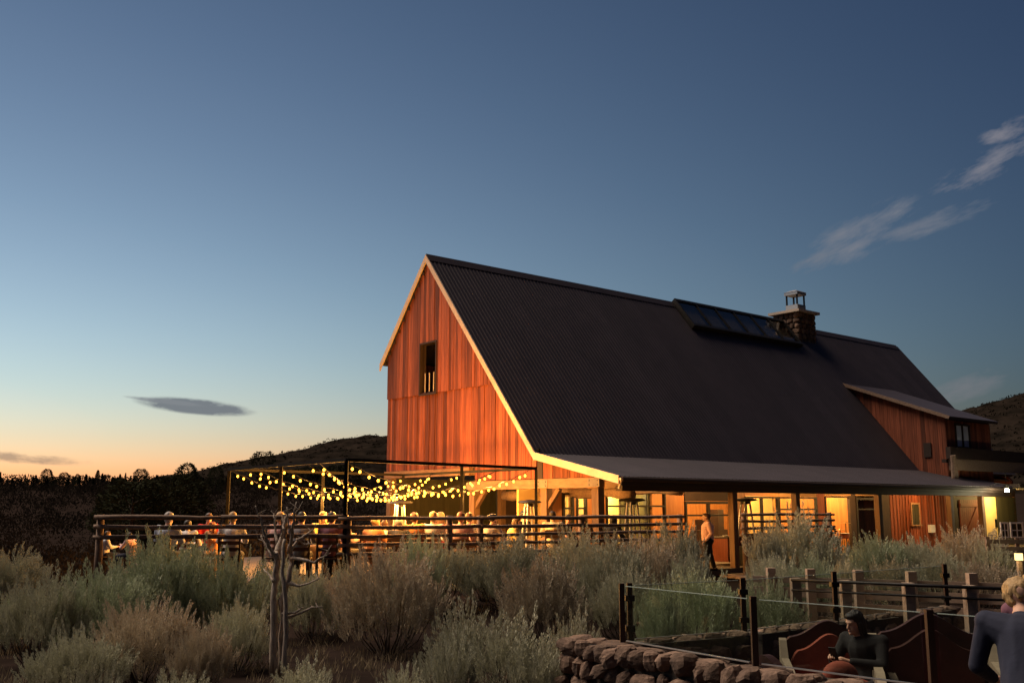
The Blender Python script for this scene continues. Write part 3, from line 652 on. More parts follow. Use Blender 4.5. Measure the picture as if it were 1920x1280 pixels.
# ---- chimney
ca, cb = on_b(1497, 600, 9.0)[0], 9.0; cw, cd = 1.55, 1.55; cz0, cz1 = 10.0, on_b(1497, 584, 9.0)[2]
chim = MB().box((ca+.05, cb+.05, cz0), (ca+cw-.05, cb+cd-.05, cz1)).build('chimney', M_mortar, barn)
def rock_mesh(seed, n=14, m=10):
    """a rough stone: a ball cut by random planes, with pitted faces"""
    r = random.Random(seed); pl = [(Vector((r.gauss(0, 1), r.gauss(0, 1), r.gauss(0, 1))).normalized(), r.uniform(.36, .50)) for _ in range(11)]
    for ax in ((1, 0, 0), (0, 1, 0), (0, 0, 1), (-1, 0, 0), (0, -1, 0), (0, 0, -1)): pl.append(((Vector(ax)+Vector((r.uniform(-.2, .2), r.uniform(-.2, .2), r.uniform(-.2, .2)))).normalized(), r.uniform(.42, .49)))
    mb = MB().ell((0, 0, 0), (1, 1, 1), n, m); out = []
    for p in mb.v:
        d = Vector(p).normalized(); k = .62
        for nn_, h in pl:
            c = d.dot(nn_)
            if c > .05: k = min(k, h/c)
        out.append(tuple(d*(k+r.uniform(-.012, .012))))
    mb.v = out; return mb.mesh('stone', M_stone, False)
ROCKS = [rock_mesh(s) for s in range(10)]
h_ = (cz1-cz0-.02); rows = 7
for rI in range(rows):
    zc = cz0+h_*(rI+.5)/rows
    for face in (0, 1):
        t = 0
        while t < 1.5:
            w = random.uniform(.22, .42); w = min(w, 1.55-t)
            c = (ca+.03, cb+t+w/2, zc) if face == 0 else (ca+t+w/2, cb+.03, zc)
            dim = (.14, w*1.0, h_/rows) if face == 0 else (w*1.0, .14, h_/rows)
            link('stone', random.choice(ROCKS), chim, c, None, dim); t += w
MB().box((ca-.16, cb-.16, cz1), (ca+cw+.16, cb+cd+.16, cz1+.13)).build('cap', M_trim, chim)
fx, fy = ca+cw*.50, cb+cd*.42
MB().box((fx-.36, fy-.36, cz1+.132), (fx+.36, fy+.36, cz1+.50)).build('flue_base', M_steel, chim)
for sx in (-1, 1):
    for sy in (-1, 1): MB().box((fx+sx*.31-.035, fy+sy*.31-.035, cz1+.502), (fx+sx*.31+.035, fy+sy*.31+.035, cz1+1.02)).build('flue_post', M_dark, chim)
MB().add([(fx-.42, fy-.42, cz1+1.022), (fx+.42, fy-.42, cz1+1.022), (fx+.42, fy+.42, cz1+1.022), (fx-.42, fy+.42, cz1+1.022), (fx-.40, fy-.40, cz1+1.17), (fx+.40, fy-.40, cz1+1.17), (fx+.40, fy+.40, cz1+1.17), (fx-.40, fy+.40, cz1+1.17), (fx-.2, fy-.2, cz1+1.28), (fx+.2, fy-.2, cz1+1.28), (fx+.2, fy+.2, cz1+1.28), (fx-.2, fy+.2, cz1+1.28)],
    [(3,2,1,0),(0,1,5,4),(1,2,6,5),(2,3,7,6),(3,0,4,7),(4,5,9,8),(5,6,10,9),(6,7,11,10),(7,4,8,11),(8,9,10,11)]) if False else None
fc = MB(); fc.box((fx-.40, fy-.40, cz1+1.022), (fx+.40, fy+.40, cz1+1.17))
fc.add([(fx-.42, fy-.42, cz1+1.173), (fx+.42, fy-.42, cz1+1.173), (fx+.42, fy+.42, cz1+1.173), (fx-.42, fy+.42, cz1+1.173), (fx-.16, fy-.16, cz1+1.29), (fx+.16, fy-.16, cz1+1.29), (fx+.16, fy+.16, cz1+1.29), (fx-.16, fy+.16, cz1+1.29)], [(3,2,1,0),(0,1,5,4),(1,2,6,5),(2,3,7,6),(3,0,4,7),(4,5,6,7)])
fc.build('flue_hood', M_steel, chim)
MB().tube([(ca-.35, cb-.25, zroof(cb-.25)-.02), (ca-.35, cb-.25, zroof(cb-.25)+.55)], .14, 10).build('vent_pipe', M_fascia, roof)

# ---- shed dormer with its boarded cheek
dT = (7.2, 8.14); dF = (2.05, 6.2)                     # roof: upper joint and front edge (b, z)
dorm = MB().box((DA+.06, DB+.06, KZ-.6), (DEND, DB+.12, 6.1)).build('dormer', M_fascia, barn)
a0 = DA
b = DB
while b < 7.1:
    e = min(b+.2, 7.15)
    zt = lambda q: dF[1]+(dT[1]-dF[1])*(q-dF[0])/(dT[0]-dF[0])-.16
    zb = lambda q: zroof(max(q, KB))-.1 if q > KB else zroof(q)-.05
    t0, t1, y0, y1 = zt(b), zt(e), zb(b), zb(e)
    if t0 > y0:
        MB().add([(a0, b, y0), (a0, e-.01, y1), (a0+.05, e-.01, y1), (a0+.05, b, y0), (a0, b, t0), (a0, e-.01, max(t1, y1+.01)), (a0+.05, e-.01, max(t1, y1+.01)), (a0+.05, b, t0)],
                 [(0,1,2,3),(7,6,5,4),(4,5,1,0),(6,7,3,2),(5,6,2,1),(7,4,0,3)]) if False else None
        mb = MB(); mb.add([(a0, b, y0), (a0, e-.01, y1), (a0+.05, e-.01, y1), (a0+.05, b, y0), (a0, b, t0), (a0, e-.01, max(t1, y1+.01)), (a0+.05, e-.01, max(t1, y1+.01)), (a0+.05, b, t0)],
                 [(0,1,2,3),(7,6,5,4),(4,5,1,0),(6,7,3,2),(5,6,2,1),(7,4,0,3)])
        mb.build('board', M_side, dorm)
    b = e
a = DA
wa0, wa1, wz0, wz1 = 24.25, 25.55, 4.84, 5.80
while a < DEND:
    e = min(a+.21, DEND)
    for z0, z1 in (((KZ-.5, 6.0),) if (e < wa0 or a > wa1) else ((KZ-.5, wz0), (wz1, 6.0))):
        MB().box((a, DB, z0), (e-.01, DB+.05, z1)).build('board', M_side, dorm)
    a = e
w = MB()
for q in ((wa0-.05, wa0+.04), (wa1-.04, wa1+.05), ((wa0+wa1)/2-.04, (wa0+wa1)/2+.04)): w.box((q[0], DB-.05, wz0), (q[1], DB+.055, wz1))
w.box((wa0-.05, DB-.052, wz0-.08), (wa1+.05, DB+.055, wz0)).box((wa0-.05, DB-.052, wz1), (wa1+.05, DB+.055, wz1+.07))
wn_ = w.build('window', M_fascia, dorm)
curtain = mat('pale_curtain', (.62, .64, .70), (.5, .52, .58), scale=(14, 14, 1), rough=.9, rnd=0)
for q in ((wa0+.04, (wa0+wa1)/2-.04), ((wa0+wa1)/2+.04, wa1-.04)): MB().box((q[0], DB+.01, wz0), (q[1], DB+.02, wz1)).build('pane', curtain, wn_)
MB().box((DA-.04, 2.95, 4.35), (DA-.005, 3.30, 5.0)).build('vent', M_fascia, dorm)
sd = Vector((0, dT[0]-dF[0], dT[1]-dF[1])).normalized(); sn = Vector((1, 0, 0)).cross(sd); sn = sn if sn.z > 0 else -sn
p = [Vector((DA-.25, dF[0]-.18, dF[1]-.07)), Vector((DA-.25, dT[0]+.05, dT[1]+.02)), Vector((DA-.25, dT[0]+.05, dT[1]+.02))-sn*.13, Vector((DA-.25, dF[0]-.18, dF[1]-.07))-sn*.13]
MB().prism(p, (DEND-DA+.45, 0, 0)).build('dormer_roof', M_roof, dorm)
p2 = [Vector((DA-.29, dF[0]-.2, dF[1]-.06)), Vector((DA-.29, dT[0]-.1, dT[1]-.02)), Vector((DA-.29, dT[0]-.1, dT[1]-.02))-sn*.15, Vector((DA-.29, dF[0]-.2, dF[1]-.06))-sn*.15]
MB().prism(p2, (.035, 0, 0)).build('barge_board', M_log, dorm)
# ---- balcony in front of the dormer
bal = MB().box((22.7, 1.70, 4.22), (36, 1.92, 4.73)).build('balcony', M_fascia, barn)
MB().box((22.8, 1.72, 3.72), (36, 1.88, 4.215)).build('beam', M_log, bal)
MB().box((22.7, 1.93, 4.05), (36, DB-.06, 4.2)).build('deck', M_fascia, bal)
MB().tube([(22.75, 1.62, 3.35), (22.72, 1.60, 4.0), (22.66, 1.60, 4.35)], [.15, .13, .12], 9).build('log_post', M_log, bal)
MB().box((PEND+.1, -.3, 2.95), (36, 3.4, 3.1)).build('canopy', M_fascia, barn)
for a in (27.0, 31.5): MB().box((a-.1, .0, .1), (a+.1, .2, 2.945)).build('post', M_fascia, barn)

# ---- lamps: lenses under the porch ceiling and in the rooms
def ceiling_lamp(a, b, z, watt, col, label, r=.11):
    o = empty('ceiling_lamp', wl(a, b, z), radians(39.6))
    MB().lathe([(r+.02, .0), (r+.02, .05), (r*.7, .07)], n=14).build('housing', M_dark, o)
    MB().lathe([(r*.7, -.03), (r, -.012), (r, -.002)], n=14).build('lens', E_glow, o)
    lamp('lamp_light', o, (0, 0, -.12), watt, col, .09)
    return tag(o, label, 'lamp', 'ceiling lamps of the barn')
WARM = (1, .52, .16); YEL = (1, .66, .22)
LPW = 'small round lamp under the barn porch ceiling'; LRM = 'round lamp on the ceiling of a lit barn room'
for a in (2.4, 7.2, 12.4, 17.2, 22.3): ceiling_lamp(a, 2.1, EZ+SP*2.1-.42, 220, WARM, LPW)
for a, b, wt, c in ((8.0, 5.6, 620, WARM), (11.2, 5.6, 600, WARM), (13.8, 5.4, 640, YEL), (16.6, 5.0, 640, YEL), (19.2, 5.0, 200, YEL), (4.2, 4.35, 420, YEL), (1.6, 4.35, 360, YEL)):
    ceiling_lamp(a, b, 2.80 if b < 4.6 else 3.34, wt, c, LRM)
ceiling_lamp(29.9, 2.6, 2.86, 320, YEL, 'lamp over the yellow wall at the far end of the porch')
ceiling_lamp(2.7, 6.6, 3.33, 50, WARM, 'lamp in the open bay below the barn gable'); ceiling_lamp(2.7, 10.0, 3.33, 30, WARM, 'lamp in the open bay beside the corner post')
ff = at(1887, 917, 42)
fl = empty('flood_light', ff); MB().lathe([(.06, .0), (.11, .05), (.09, .2)], n=12).build('housing', M_dark, fl)
MB().ell((0, -.05, -.05), (.085, .085, .06)).build('lens', E_flood, fl, True); MB().tube([(0, 0, .18), tuple(Vv*.35+Vector((0, 0, .26))), tuple(Vv*.75+Vector((0, 0, .12)))], .022, 6).build('bracket', M_dark, fl); MB().tube([(0, 0, .18), (0, 0, .75)], .012, 6).build('rod', M_dark, fl)
lamp('lamp_light', fl, (0, -.2, -.15), 120, (1, .85, .45), .08)
tag(fl, 'glaring bare flood light on a bracket at the far end of the porch eave', 'light')

# ================================================================== patio, fences
PZ = .42
pat = [at(182, 950, 21.8), at(640, 950, 22.6), at(905, 950, 23.7), at(1275, 950, 27.0), wl(.2, .2, 0), wl(.2, 12.4, 0), wl(-9, 12.4, 0)]
MBp = MB().prism([(p.x, p.y, -.6) for p in pat], (0, 0, PZ+.6))
struct(MBp.build('patio_paving', mat('dark_paving', (.075, .058, .046), (.045, .035, .028), scale=(2, 2, 2), rough=.9, rnd=0)))
def rail_fence(label, pts, rails, ztop, step, posts, rad=.05, group='split rail fences'):
    """posts and single log rails, fitted to points (px, depth) on the ground"""
    W_ = [Vector((*xd(px, d), 0)) for px, d in pts]
    root = empty('rail_fence', (W_[0].x, W_[0].y, gz(W_[0].x, W_[0].y))); o0 = root.location.copy()
    tag(root, label, 'fence', group)
    for i in range(len(W_)-1):
        p, q = W_[i], W_[i+1]
        for r in range(rails):
            z = ztop-step*r
            pp_ = []; n = 5
            for k in range(n+1):
                t = -.02+1.04*k/n; c = p.lerp(q, t); c.z = z+.010*sin(k*1.1+r*2+i)+random.uniform(-.008, .008); pp_.append(c-o0)
            MB().tube(pp_, [rad*random.uniform(.82, 1.12) for _ in pp_], 8).build('rail', M_log, root, True)
    for px, d in posts:
        x, y = xd(px, d); g = gz(x, y)
        MB().tube([(x-o0.x, y-o0.y+.09, g-.2-o0.z), (x-o0.x+.01, y-o0.y+.09, 1.0-o0.z), (x-o0.x, y-o0.y+.09, ztop+.06-o0.z)], [.085, .08, .075], 9).build('post', M_log, root, True)
    return root
rail_fence('weathered three-rail log fence running out to the open end of the dining patio', [(183, 21.5), (420, 21.9), (648, 22.5)], 3, 1.88, .205, [(187, 21.5), (532, 22.1)], .05)
rail_fence('five-rail log fence between the dark frame post and the patio corner', [(640, 22.45), (905, 23.6)], 5, 1.845, .195, [(652, 22.5), (842, 23.3), (900, 23.6)], .043)
rail_fence('five-rail log fence running from the patio corner to the porch entrance', [(905, 23.6), (1090, 25.2), (1278, 27.0)], 5, 1.845, .195, [(1090, 25.2), (1275, 27.0)], .043)
rail_fence('short log fence between the porch post and the tall sagebrush', [(1392, 30.2), (1560, 33)], 5, 1.87, .20, [(1395, 30.2), (1555, 33)], .042)

# ---- dark steel frame carrying the festoon strings
FL, FF, FR = at(430, 880, 28.3), at(650, 862, 22.5), at(1005, 878, 27.5); FB = FL+FR-FF
for p in (FL, FF, FR, FB): p.z = 3.15
fr_ = empty('light_frame', (FF.x, FF.y, PZ)); o0 = Vector((FF.x, FF.y, PZ))
tag(fr_, 'dark steel frame on posts holding up the string lights', 'frame')
for p, q in ((FL, FF), (FF, FR), (FR, FB), (FB, FL)): MB().beam(p-o0, q-o0, .06, .075).build('crossbar', M_flat, fr_)
for p in (FL, FF, FR, FB, FF.lerp(FR, .56), FL.lerp(FF, .5), FB.lerp(FR, .5), FL.lerp(FB, .5)):
    MB().box((p.x-o0.x-.04, p.y-o0.y-.04, -.6), (p.x-o0.x+.04, p.y-o0.y+.04, 2.69)).build('post', M_flat, fr_)
bm = MB().ell((0, 0, -.045), (.029, .029, .036), 10, 8).mesh('bulb', E_bulb, True)
bl = bpy.data.lights.new('bulb_light', 'POINT'); bl.energy = 105; bl.color = (1, .42, .075); bl.shadow_soft_size = .01
def bulb(root, loc, k):
    o = link('bulb', bm, root, loc)
    if k % 2 == 0 and 2 < k < 24:
        l = bpy.data.objects.new('bulb_light', bl); COL.objects.link(l); l.parent = root; l.location = loc-Vector((0, 0, .11))
ends = [(0.0, 0.02), (.24, .26), (.46, .5), (.70, .74), (.98, .97)]
names = ['string of warm bulbs hung nearest the far corner of the steel frame', 'second string of warm bulbs in from the far corner of the frame', 'middle string of warm bulbs sagging across the steel frame', 'fourth string of warm bulbs next to the front frame corner', 'string of warm bulbs starting at the front corner post of the frame']
for (t0, t1), nm in zip(ends, names):
    p, q = FL.lerp(FF, t0), FB.lerp(FR, t1); root = empty('string_light', p); tag(root, nm, 'string lights', 'strings of bulbs over the patio')
    sag = random.uniform(.62, .78); n = 26; pts = []
    for k in range(n+1):
        t = k/n; c = p.lerp(q, t)-p; c.z -= sag*4*t*(1-t)+.02*sin(k*2.3); pts.append(c)
    MB().tube(pts, .008, 5).build('wire', M_dark, root)
    for k in range(1, n):
        if random.random() < .06: continue
        bulb(root, pts[k]+Vector((random.uniform(-.03, .03), random.uniform(-.03, .03), -.01-random.uniform(0, .03))), k)
# diagonal strings
for (p, q), nm in zip(((FL.lerp(FF, .12), FR.lerp(FB, .25)), (FF.lerp(FL, .2), FB.lerp(FR, .25))), ('diagonal string of warm bulbs crossing towards the porch', 'diagonal string of warm bulbs crossing towards the barn corner post')):
    root = empty('string_light', p); tag(root, nm, 'string lights', 'strings of bulbs over the patio'); sag = .82; n = 27; pts = []
    for k in range(n+1):
        t = k/n; c = p.lerp(q, t)-p; c.z -= sag*4*t*(1-t); pts.append(c)
    MB().tube(pts, .008, 5).build('wire', M_dark, root)
    for k in range(1, n): bulb(root, pts[k]+Vector((0, 0, -.01)), k)

# ---- pyramid patio heaters
def heater(x, y, z0, ztop, label, rz=.4):
    s = (ztop-z0)/2.2; o = empty('patio_heater', (x, y, z0), rz); o.scale = (s, s, s)
    b = MB().box((-.25, -.25, 0), (.25, .25, .10)).box((-.23, -.23, .10), (.23, .23, .62)); b.build('base', M_dark, o)
    for sx in (-1, 1):
        for sy in (-1, 1): MB().beam((sx*.215, sy*.215, .62), (sx*.10, sy*.10, 2.06), .045, .045).build('leg', M_steel, o)
    MB().tube([(0, 0, .62), (0, 0, 1.98)], .055, 12).build('flame_tube', G_win, o, True)
    MB().lathe([(.13, 1.98), (.13, 2.06), (.40, 2.10), (.36, 2.15), (.05, 2.2)], n=20).build('hood', M_dark, o)
    return tag(o, label, 'heater', 'patio heaters')
p = at(750, 937, 27.2); heater(p.x, p.y, PZ, p.z, 'pyramid patio heater below the bulbs beside the barn corner post')
p = at(993, 936, 27.9); heater(p.x, p.y, PZ, p.z, 'pyramid patio heater beside the frame post next to the porch')
p = at(1185, 932, 29.4); heater(p.x, p.y, .22, p.z, 'pyramid patio heater in front of the wide reflecting porch windows')
p = at(1397, 932, 33.0); heater(p.x, p.y, .22, p.z, 'pyramid patio heater behind the short log fence')

# ================================================================== people
def remesh(mb, voxel, smooth=4):
    me = mb.mesh('tmp'); o = bpy.data.objects.new('tmp', me); COL.objects.link(o)
    r = o.modifiers.new('r', 'REMESH'); r.mode = 'VOXEL'; r.voxel_size = voxel
    s = o.modifiers.new('s', 'SMOOTH'); s.factor = .5; s.iterations = smooth
    dg = bpy.context.evaluated_depsgraph_get(); out = bpy.data.meshes.new_from_object(o.evaluated_get(dg))
    bpy.data.objects.remove(o); bpy.data.meshes.remove(me)
    out.polygons.foreach_set('use_smooth', [True]*len(out.polygons)); return out
def merge(me, mb, mats):
    """append small pieces (fingers, eyes, lips) to a body mesh"""
    v = [tuple(p.co) for p in me.vertices]; f = [tuple(p.vertices) for p in me.polygons]; n = len(v)
    out = bpy.data.meshes.new(me.name); out.from_pydata(v+[tuple(p) for p in mb.v], [], f+[tuple(i+n for i in q) for q in mb.f])
    for m in mats: out.materials.append(m)
    out.polygons.foreach_set('material_index', [0]*len(f)+mb.mi); out.polygons.foreach_set('use_smooth', [True]*len(out.polygons)); out.update(); return out
M_eye = mat('eye', (.03, .02, .015), rough=.2, rnd=0, bump=0); M_lip = mat('lip', (.35, .10, .09), rough=.5, rnd=0, bump=0)
SKIN = mat('skin', (.56, .34, .24), (.50, .29, .20), scale=(9, 9, 9), rough=.55, bump=.05, rnd=.08)
POSES = {
 'sit': dict(pel=(0, 0, .50), wai=(0, -.02, .70), che=(0, -.01, .90), nek=(0, .02, 1.06), hed=(0, .055, 1.185), look=(0, 0),
   sh=[(-.175, 0, 1.0), (.175, 0, 1.0)], el=[(-.25, .10, .76), (.25, .10, .76)], wr=[(-.14, .34, .78), (.13, .35, .78)], hd=[(.02, .09, -.005), (-.02, .09, -.005)],
   hip=[(-.095, .02, .50), (.095, .02, .50)], kn=[(-.12, .43, .50), (.12, .43, .50)], an=[(-.12, .42, .09), (.12, .42, .09)]),
 'sit2': dict(pel=(0, 0, .50), wai=(.01, -.01, .70), che=(.02, .03, .90), nek=(.03, .07, 1.05), hed=(.045, .12, 1.17), look=(.5, 0),
   sh=[(-.17, .05, .99), (.18, .01, 1.0)], el=[(-.24, .20, .77), (.30, .02, .76)], wr=[(-.06, .36, .86), (.24, .27, .77)], hd=[(.05, .07, .04), (.0, .09, -.01)],
   hip=[(-.095, .02, .50), (.095, .02, .50)], kn=[(-.14, .42, .50), (.10, .44, .51)], an=[(-.14, .38, .09), (.12, .46, .09)]),
 'stand': dict(pel=(0, 0, .93), wai=(0, .02, 1.10), che=(0, .0, 1.32), nek=(0, .0, 1.49), hed=(0, .035, 1.625), look=(0, .02),
   sh=[(-.19, 0, 1.42), (.19, 0, 1.42)], el=[(-.25, -.05, 1.13), (.25, -.04, 1.13)], wr=[(-.22, .10, .92), (.235, .04, .90)], hd=[(.0, .06, -.07), (0, .04, -.08)],
   hip=[(-.10, 0, .92), (.10, 0, .92)], kn=[(-.12, .05, .50), (.12, -.06, .50)], an=[(-.13, .06, .09), (.13, -.16, .09)]),
 'drum': dict(pel=(0, 0, .50), wai=(0, .0, .70), che=(0, .03, .90), nek=(0, .07, 1.05), hed=(0, .11, 1.17), look=(0, -.02),
   sh=[(-.185, .03, 1.0), (.185, .03, 1.0)], el=[(-.33, .16, .84), (.34, .15, .90)], wr=[(-.20, .40, .84), (.26, .40, 1.0)], hd=[(.02, .08, .02), (0, .07, .05)],
   hip=[(-.10, .02, .50), (.10, .02, .50)], kn=[(-.22, .40, .50), (.22, .40, .50)], an=[(-.20, .44, .09), (.20, .44, .09)]),
 'stoop': dict(pel=(0, -.06, .93), wai=(0, .0, 1.10), che=(0, .10, 1.29), nek=(0, .20, 1.43), hed=(0, .30, 1.53), look=(.3, -.12),
   sh=[(-.21, .13, 1.38), (.21, .13, 1.38)], el=[(-.29, .15, 1.09), (.29, .22, 1.10)], wr=[(-.20, .36, .98), (.18, .42, 1.0)], hd=[(.02, .08, -.02), (-.02, .08, -.01)],
   hip=[(-.10, -.05, .92), (.10, -.05, .92)], kn=[(-.12, .04, .50), (.12, .0, .50)], an=[(-.13, -.04, .09), (.13, -.10, .09)]),
}
def L3(a, b, t): return tuple(Vector(a).lerp(Vector(b), t))
def person_meshes(pose, hair, vox):
    P = POSES[pose]; f = 1.0
    H = Vector(P['hed']); yaw, tilt = P['look']; R = Matrix.Rotation(-yaw, 3, 'Z') @ Matrix.Rotation(tilt, 3, 'X')
    hp = lambda x, y, z: tuple(H+R @ Vector((x, y, z)))
    b = MB()
    b.cap(P['pel'], P['wai'], .135, .12); b.cap(P['wai'], P['che'], .125, .14)
    for i in (0, 1):
        b.cap(L3(P['che'], P['sh'][i], .4), P['sh'][i], .115, .062)
        b.cap(P['hip'][i], P['kn'][i], .088, .056); b.cap(P['kn'][i], L3(P['kn'][i], P['an'][i], .35), .054, .057); b.cap(L3(P['kn'][i], P['an'][i], .35), P['an'][i], .057, .036)
        b.cap(P['sh'][i], P['el'][i], .052, .040); b.cap(P['el'][i], P['wr'][i], .041, .026)
        a = Vector(P['an'][i]); b.cap(a+Vector((0, -.03, -.05)), a+Vector((0, .15, -.06)), .038, .032)
        w = Vector(P['wr'][i]); h = Vector(P['hd'][i]); b.cap(w, w+h*.8, .027, .034)
    b.cap(P['che'], P['nek'], .10, .058); b.cap(P['nek'], tuple(H+Vector((0, -.02, -.04))), .052, .05)
    cr = MB().ell((0, -.012, .03), (.074, .094, .088), 14, 10).ell((0, .022, -.045), (.055, .066, .072), 12, 8)
    cr.cap((0, .085, .012), (0, .102, -.022), .010, .014, 8).ell((-.076, -.005, -.005), (.010, .02, .032)).ell((.076, -.005, -.005), (.010, .02, .032))
    cr.ell((0, .078, .03), (.05, .012, .010)).ell((0, .08, -.085), (.022, .016, .018))
    b.add([hp(*p) for p in cr.v], cr.f)
    body = remesh(b, vox, 3)
    x = MB()
    for i, s in ((0, -1), (1, 1)):
        w = Vector(P['wr'][i]); h = Vector(P['hd'][i]); pe = w+h; d = h.normalized()
        up = Vector((0, 0, 1)) if abs(d.z) < .8 else Vector((0, 1, 0)); sd_ = d.cross(up).normalized(); nn = sd_.cross(d)
        for k, (off, ln) in enumerate(((-.028, .062), (-.010, .074), (.009, .068), (.027, .052))):
            r0 = pe-d*.02+sd_*off; r1 = r0+d*ln*.62-nn*.008; r2 = r1+d*ln*.42-nn*.026
            x.cap(r0, r1, .0095, .0085, 6).cap(r1, r2, .0085, .007, 6)
        t0 = w+h*.35+sd_*(.028*-s); t1 = t0+d*.035+sd_*(.022*-s); x.cap(t0, t1, .012, .010, 6).cap(t1, t1+d*.03-nn*.008, .010, .008, 6)
    ee = MB()
    for s in (-1, 1): ee.ell((s*.030, .079, .008), (.009, .006, .0045), 8, 6, 1)
    ee.ell((0, .083, -.058), (.024, .008, .008), 8, 6, 2)
    x.mi += ee.mi; n = len(x.v); x.v += [hp(*p) for p in ee.v]; x.f += [tuple(i+n for i in q) for q in ee.f]
    body = merge(body, x, [SKIN, M_eye, M_lip])
    # shirt
    c = MB(); c.cap(L3(P['pel'], P['wai'], .25), P['wai'], .160, .148); c.cap(P['wai'], P['che'], .150, .165)
    for i in (0, 1):
        c.cap(L3(P['che'], P['sh'][i], .3), P['sh'][i], .135, .080); c.cap(P['sh'][i], P['el'][i], .072, .058); c.cap(P['el'][i], L3(P['el'][i], P['wr'][i], .88), .058, .042)
    c.cap(P['che'], L3(P['che'], P['nek'], .80), .13, .068); shirt = remesh(c, vox*1.2, 4)
    t = MB(); t.cap(tuple(Vector(P['pel'])-Vector((0, 0, .02))), L3(P['pel'], P['wai'], .5), .152, .138)
    for i in (0, 1): t.cap(P['hip'][i], P['kn'][i], .108, .076); t.cap(P['kn'][i], L3(P['kn'][i], P['an'][i], .92), .074, .058)
    trou = remesh(t, vox*1.2, 4)
    s_ = MB()
    for i in (0, 1): a = Vector(P['an'][i]); s_.cap(a+Vector((0, -.04, -.045)), a+Vector((0, .17, -.055)), .046, .036)
    shoes = remesh(s_, vox, 2)
    hm = MB().ell((0, -.026, .038), (.084, .098, .098), 14, 10).ell((0, .03, .085), (.066, .055, .036), 12, 8)
    if hair == 'long': hm.cap((0, -.055, .0), (0, -.075, -.20), .085, .055).cap((-.068, -.01, .0), (-.072, -.015, -.15), .028, .022).cap((.068, -.01, .0), (.072, -.015, -.15), .028, .022)
    elif hair == 'bun': hm.ell((0, -.125, .06), (.045, .045, .045))
    else: hm.ell((0, -.05, -.02), (.072, .06, .06))
    if vox < .012:
        rr_ = random.Random(5)
        for _ in range(46):
            d_ = Vector((rr_.gauss(0, 1), rr_.gauss(-.5, .8), rr_.gauss(.5, .7))).normalized(); c_ = Vector((d_.x*.082, -.028+d_.y*.094, .038+d_.z*.094))
            if c_.y < .05: hm.cap(c_, c_+Vector((rr_.uniform(-.02, .02), -.008, -.035)), .013, .006, 6)
    hm.v = [hp(*p) for p in hm.v]; hm = remesh(hm, vox*.85, 2)
    for me, mt in ((shirt, M_white), (trou, M_dark), (shoes, M_dark), (hm, M_dark)): me.materials.clear(); me.materials.append(mt)
    return dict(body=body, shirt=shirt, trousers=trou, shoes=shoes, hair=hm)
PM = {}
def cloth(key):
    C = {'white': (.72, .70, .68), 'pale_blue': (.50, .58, .70), 'pink': (.66, .42, .40), 'cream': (.70, .62, .48), 'navy': (.022, .026, .048), 'black': (.012, .012, .013), 'red': (.55, .03, .03), 'grey': (.25, .25, .27), 'tan': (.34, .23, .13), 'plum': (.16, .07, .10), 'brown': (.15, .085, .05), 'charcoal': (.045, .043, .045), 'yellow': (.62, .46, .16), 'orange': (.60, .26, .10)}[key]
    return mat('cloth_'+key, C, tuple(c*.75 for c in C), scale=(7, 7, 7), rough=.9, bump=.3, rnd=.06)
def hairm(key):
    C = {'dark': (.025, .017, .012), 'brown': (.085, .045, .025), 'blond': (.50, .32, .14), 'grey': (.38, .35, .33), 'red': (.22, .07, .03), 'black': (.010, .009, .009)}[key]
    return mat('hair_'+key, C, tuple(c*.55 for c in C), scale=(60, 60, 8), rough=.5, bump=.6, rnd=.08)
def person(loc, rz, sc_, pose, hair, shirt, trous, hcol, label, group=None, vox=.016):
    k = (pose, hair, vox)
    if k not in PM: PM[k] = person_meshes(*k)
    m = PM[k]; o = link('person', m['body'], None, loc, (0, 0, rz), sc_)
    for part, mt in (('shirt', cloth(shirt)), ('trousers', cloth(trous)), ('shoes', cloth('black')), ('hair', hairm(hcol))):
        c = link(part, m[part], o); c.material_slots[0].link = 'OBJECT'; c.material_slots[0].material = mt
    return tag(o, label, 'person', group)
# ---- chairs and tables of the dinner
M_chair = mat('dark_chair_wood', (.085, .045, .025), (.05, .026, .015), scale=(9, 9, 3), rough=.6)
def make_chair():
    o = empty('dining_chair'); tag(o, '', 'chair')
    MB().box((-.21, -.20, .43), (.21, .21, .46)).build('seat', M_chair, o)
    for s in (-1, 1):
        MB().beam((s*.19, .18, 0), (s*.19, .18, .43), .035, .035).build('leg', M_chair, o)
        MB().beam((s*.19, -.20, 0), (s*.19, -.25, .88), .035, .04).build('back_leg', M_chair, o)
    for z in (.62, .74, .86): MB().beam((-.18, -.225-.03*(z-.6)/.28, z), (.18, -.225-.03*(z-.6)/.28, z), .02, .07).build('slat', M_chair, o)
    return o
CH0 = make_chair(); used = [0]
def chair(loc, rz, label):
    o = CH0 if not used[0] else copy_tree(CH0); used[0] = 1
    o.location = loc; o.rotation_euler = (0, 0, rz); tag(o, label, 'chair', 'dining chairs on the patio'); return o
M_tcloth = mat('dark_tablecloth', (.10, .06, .045), (.07, .04, .03), scale=(6, 6, 6), rough=.9)
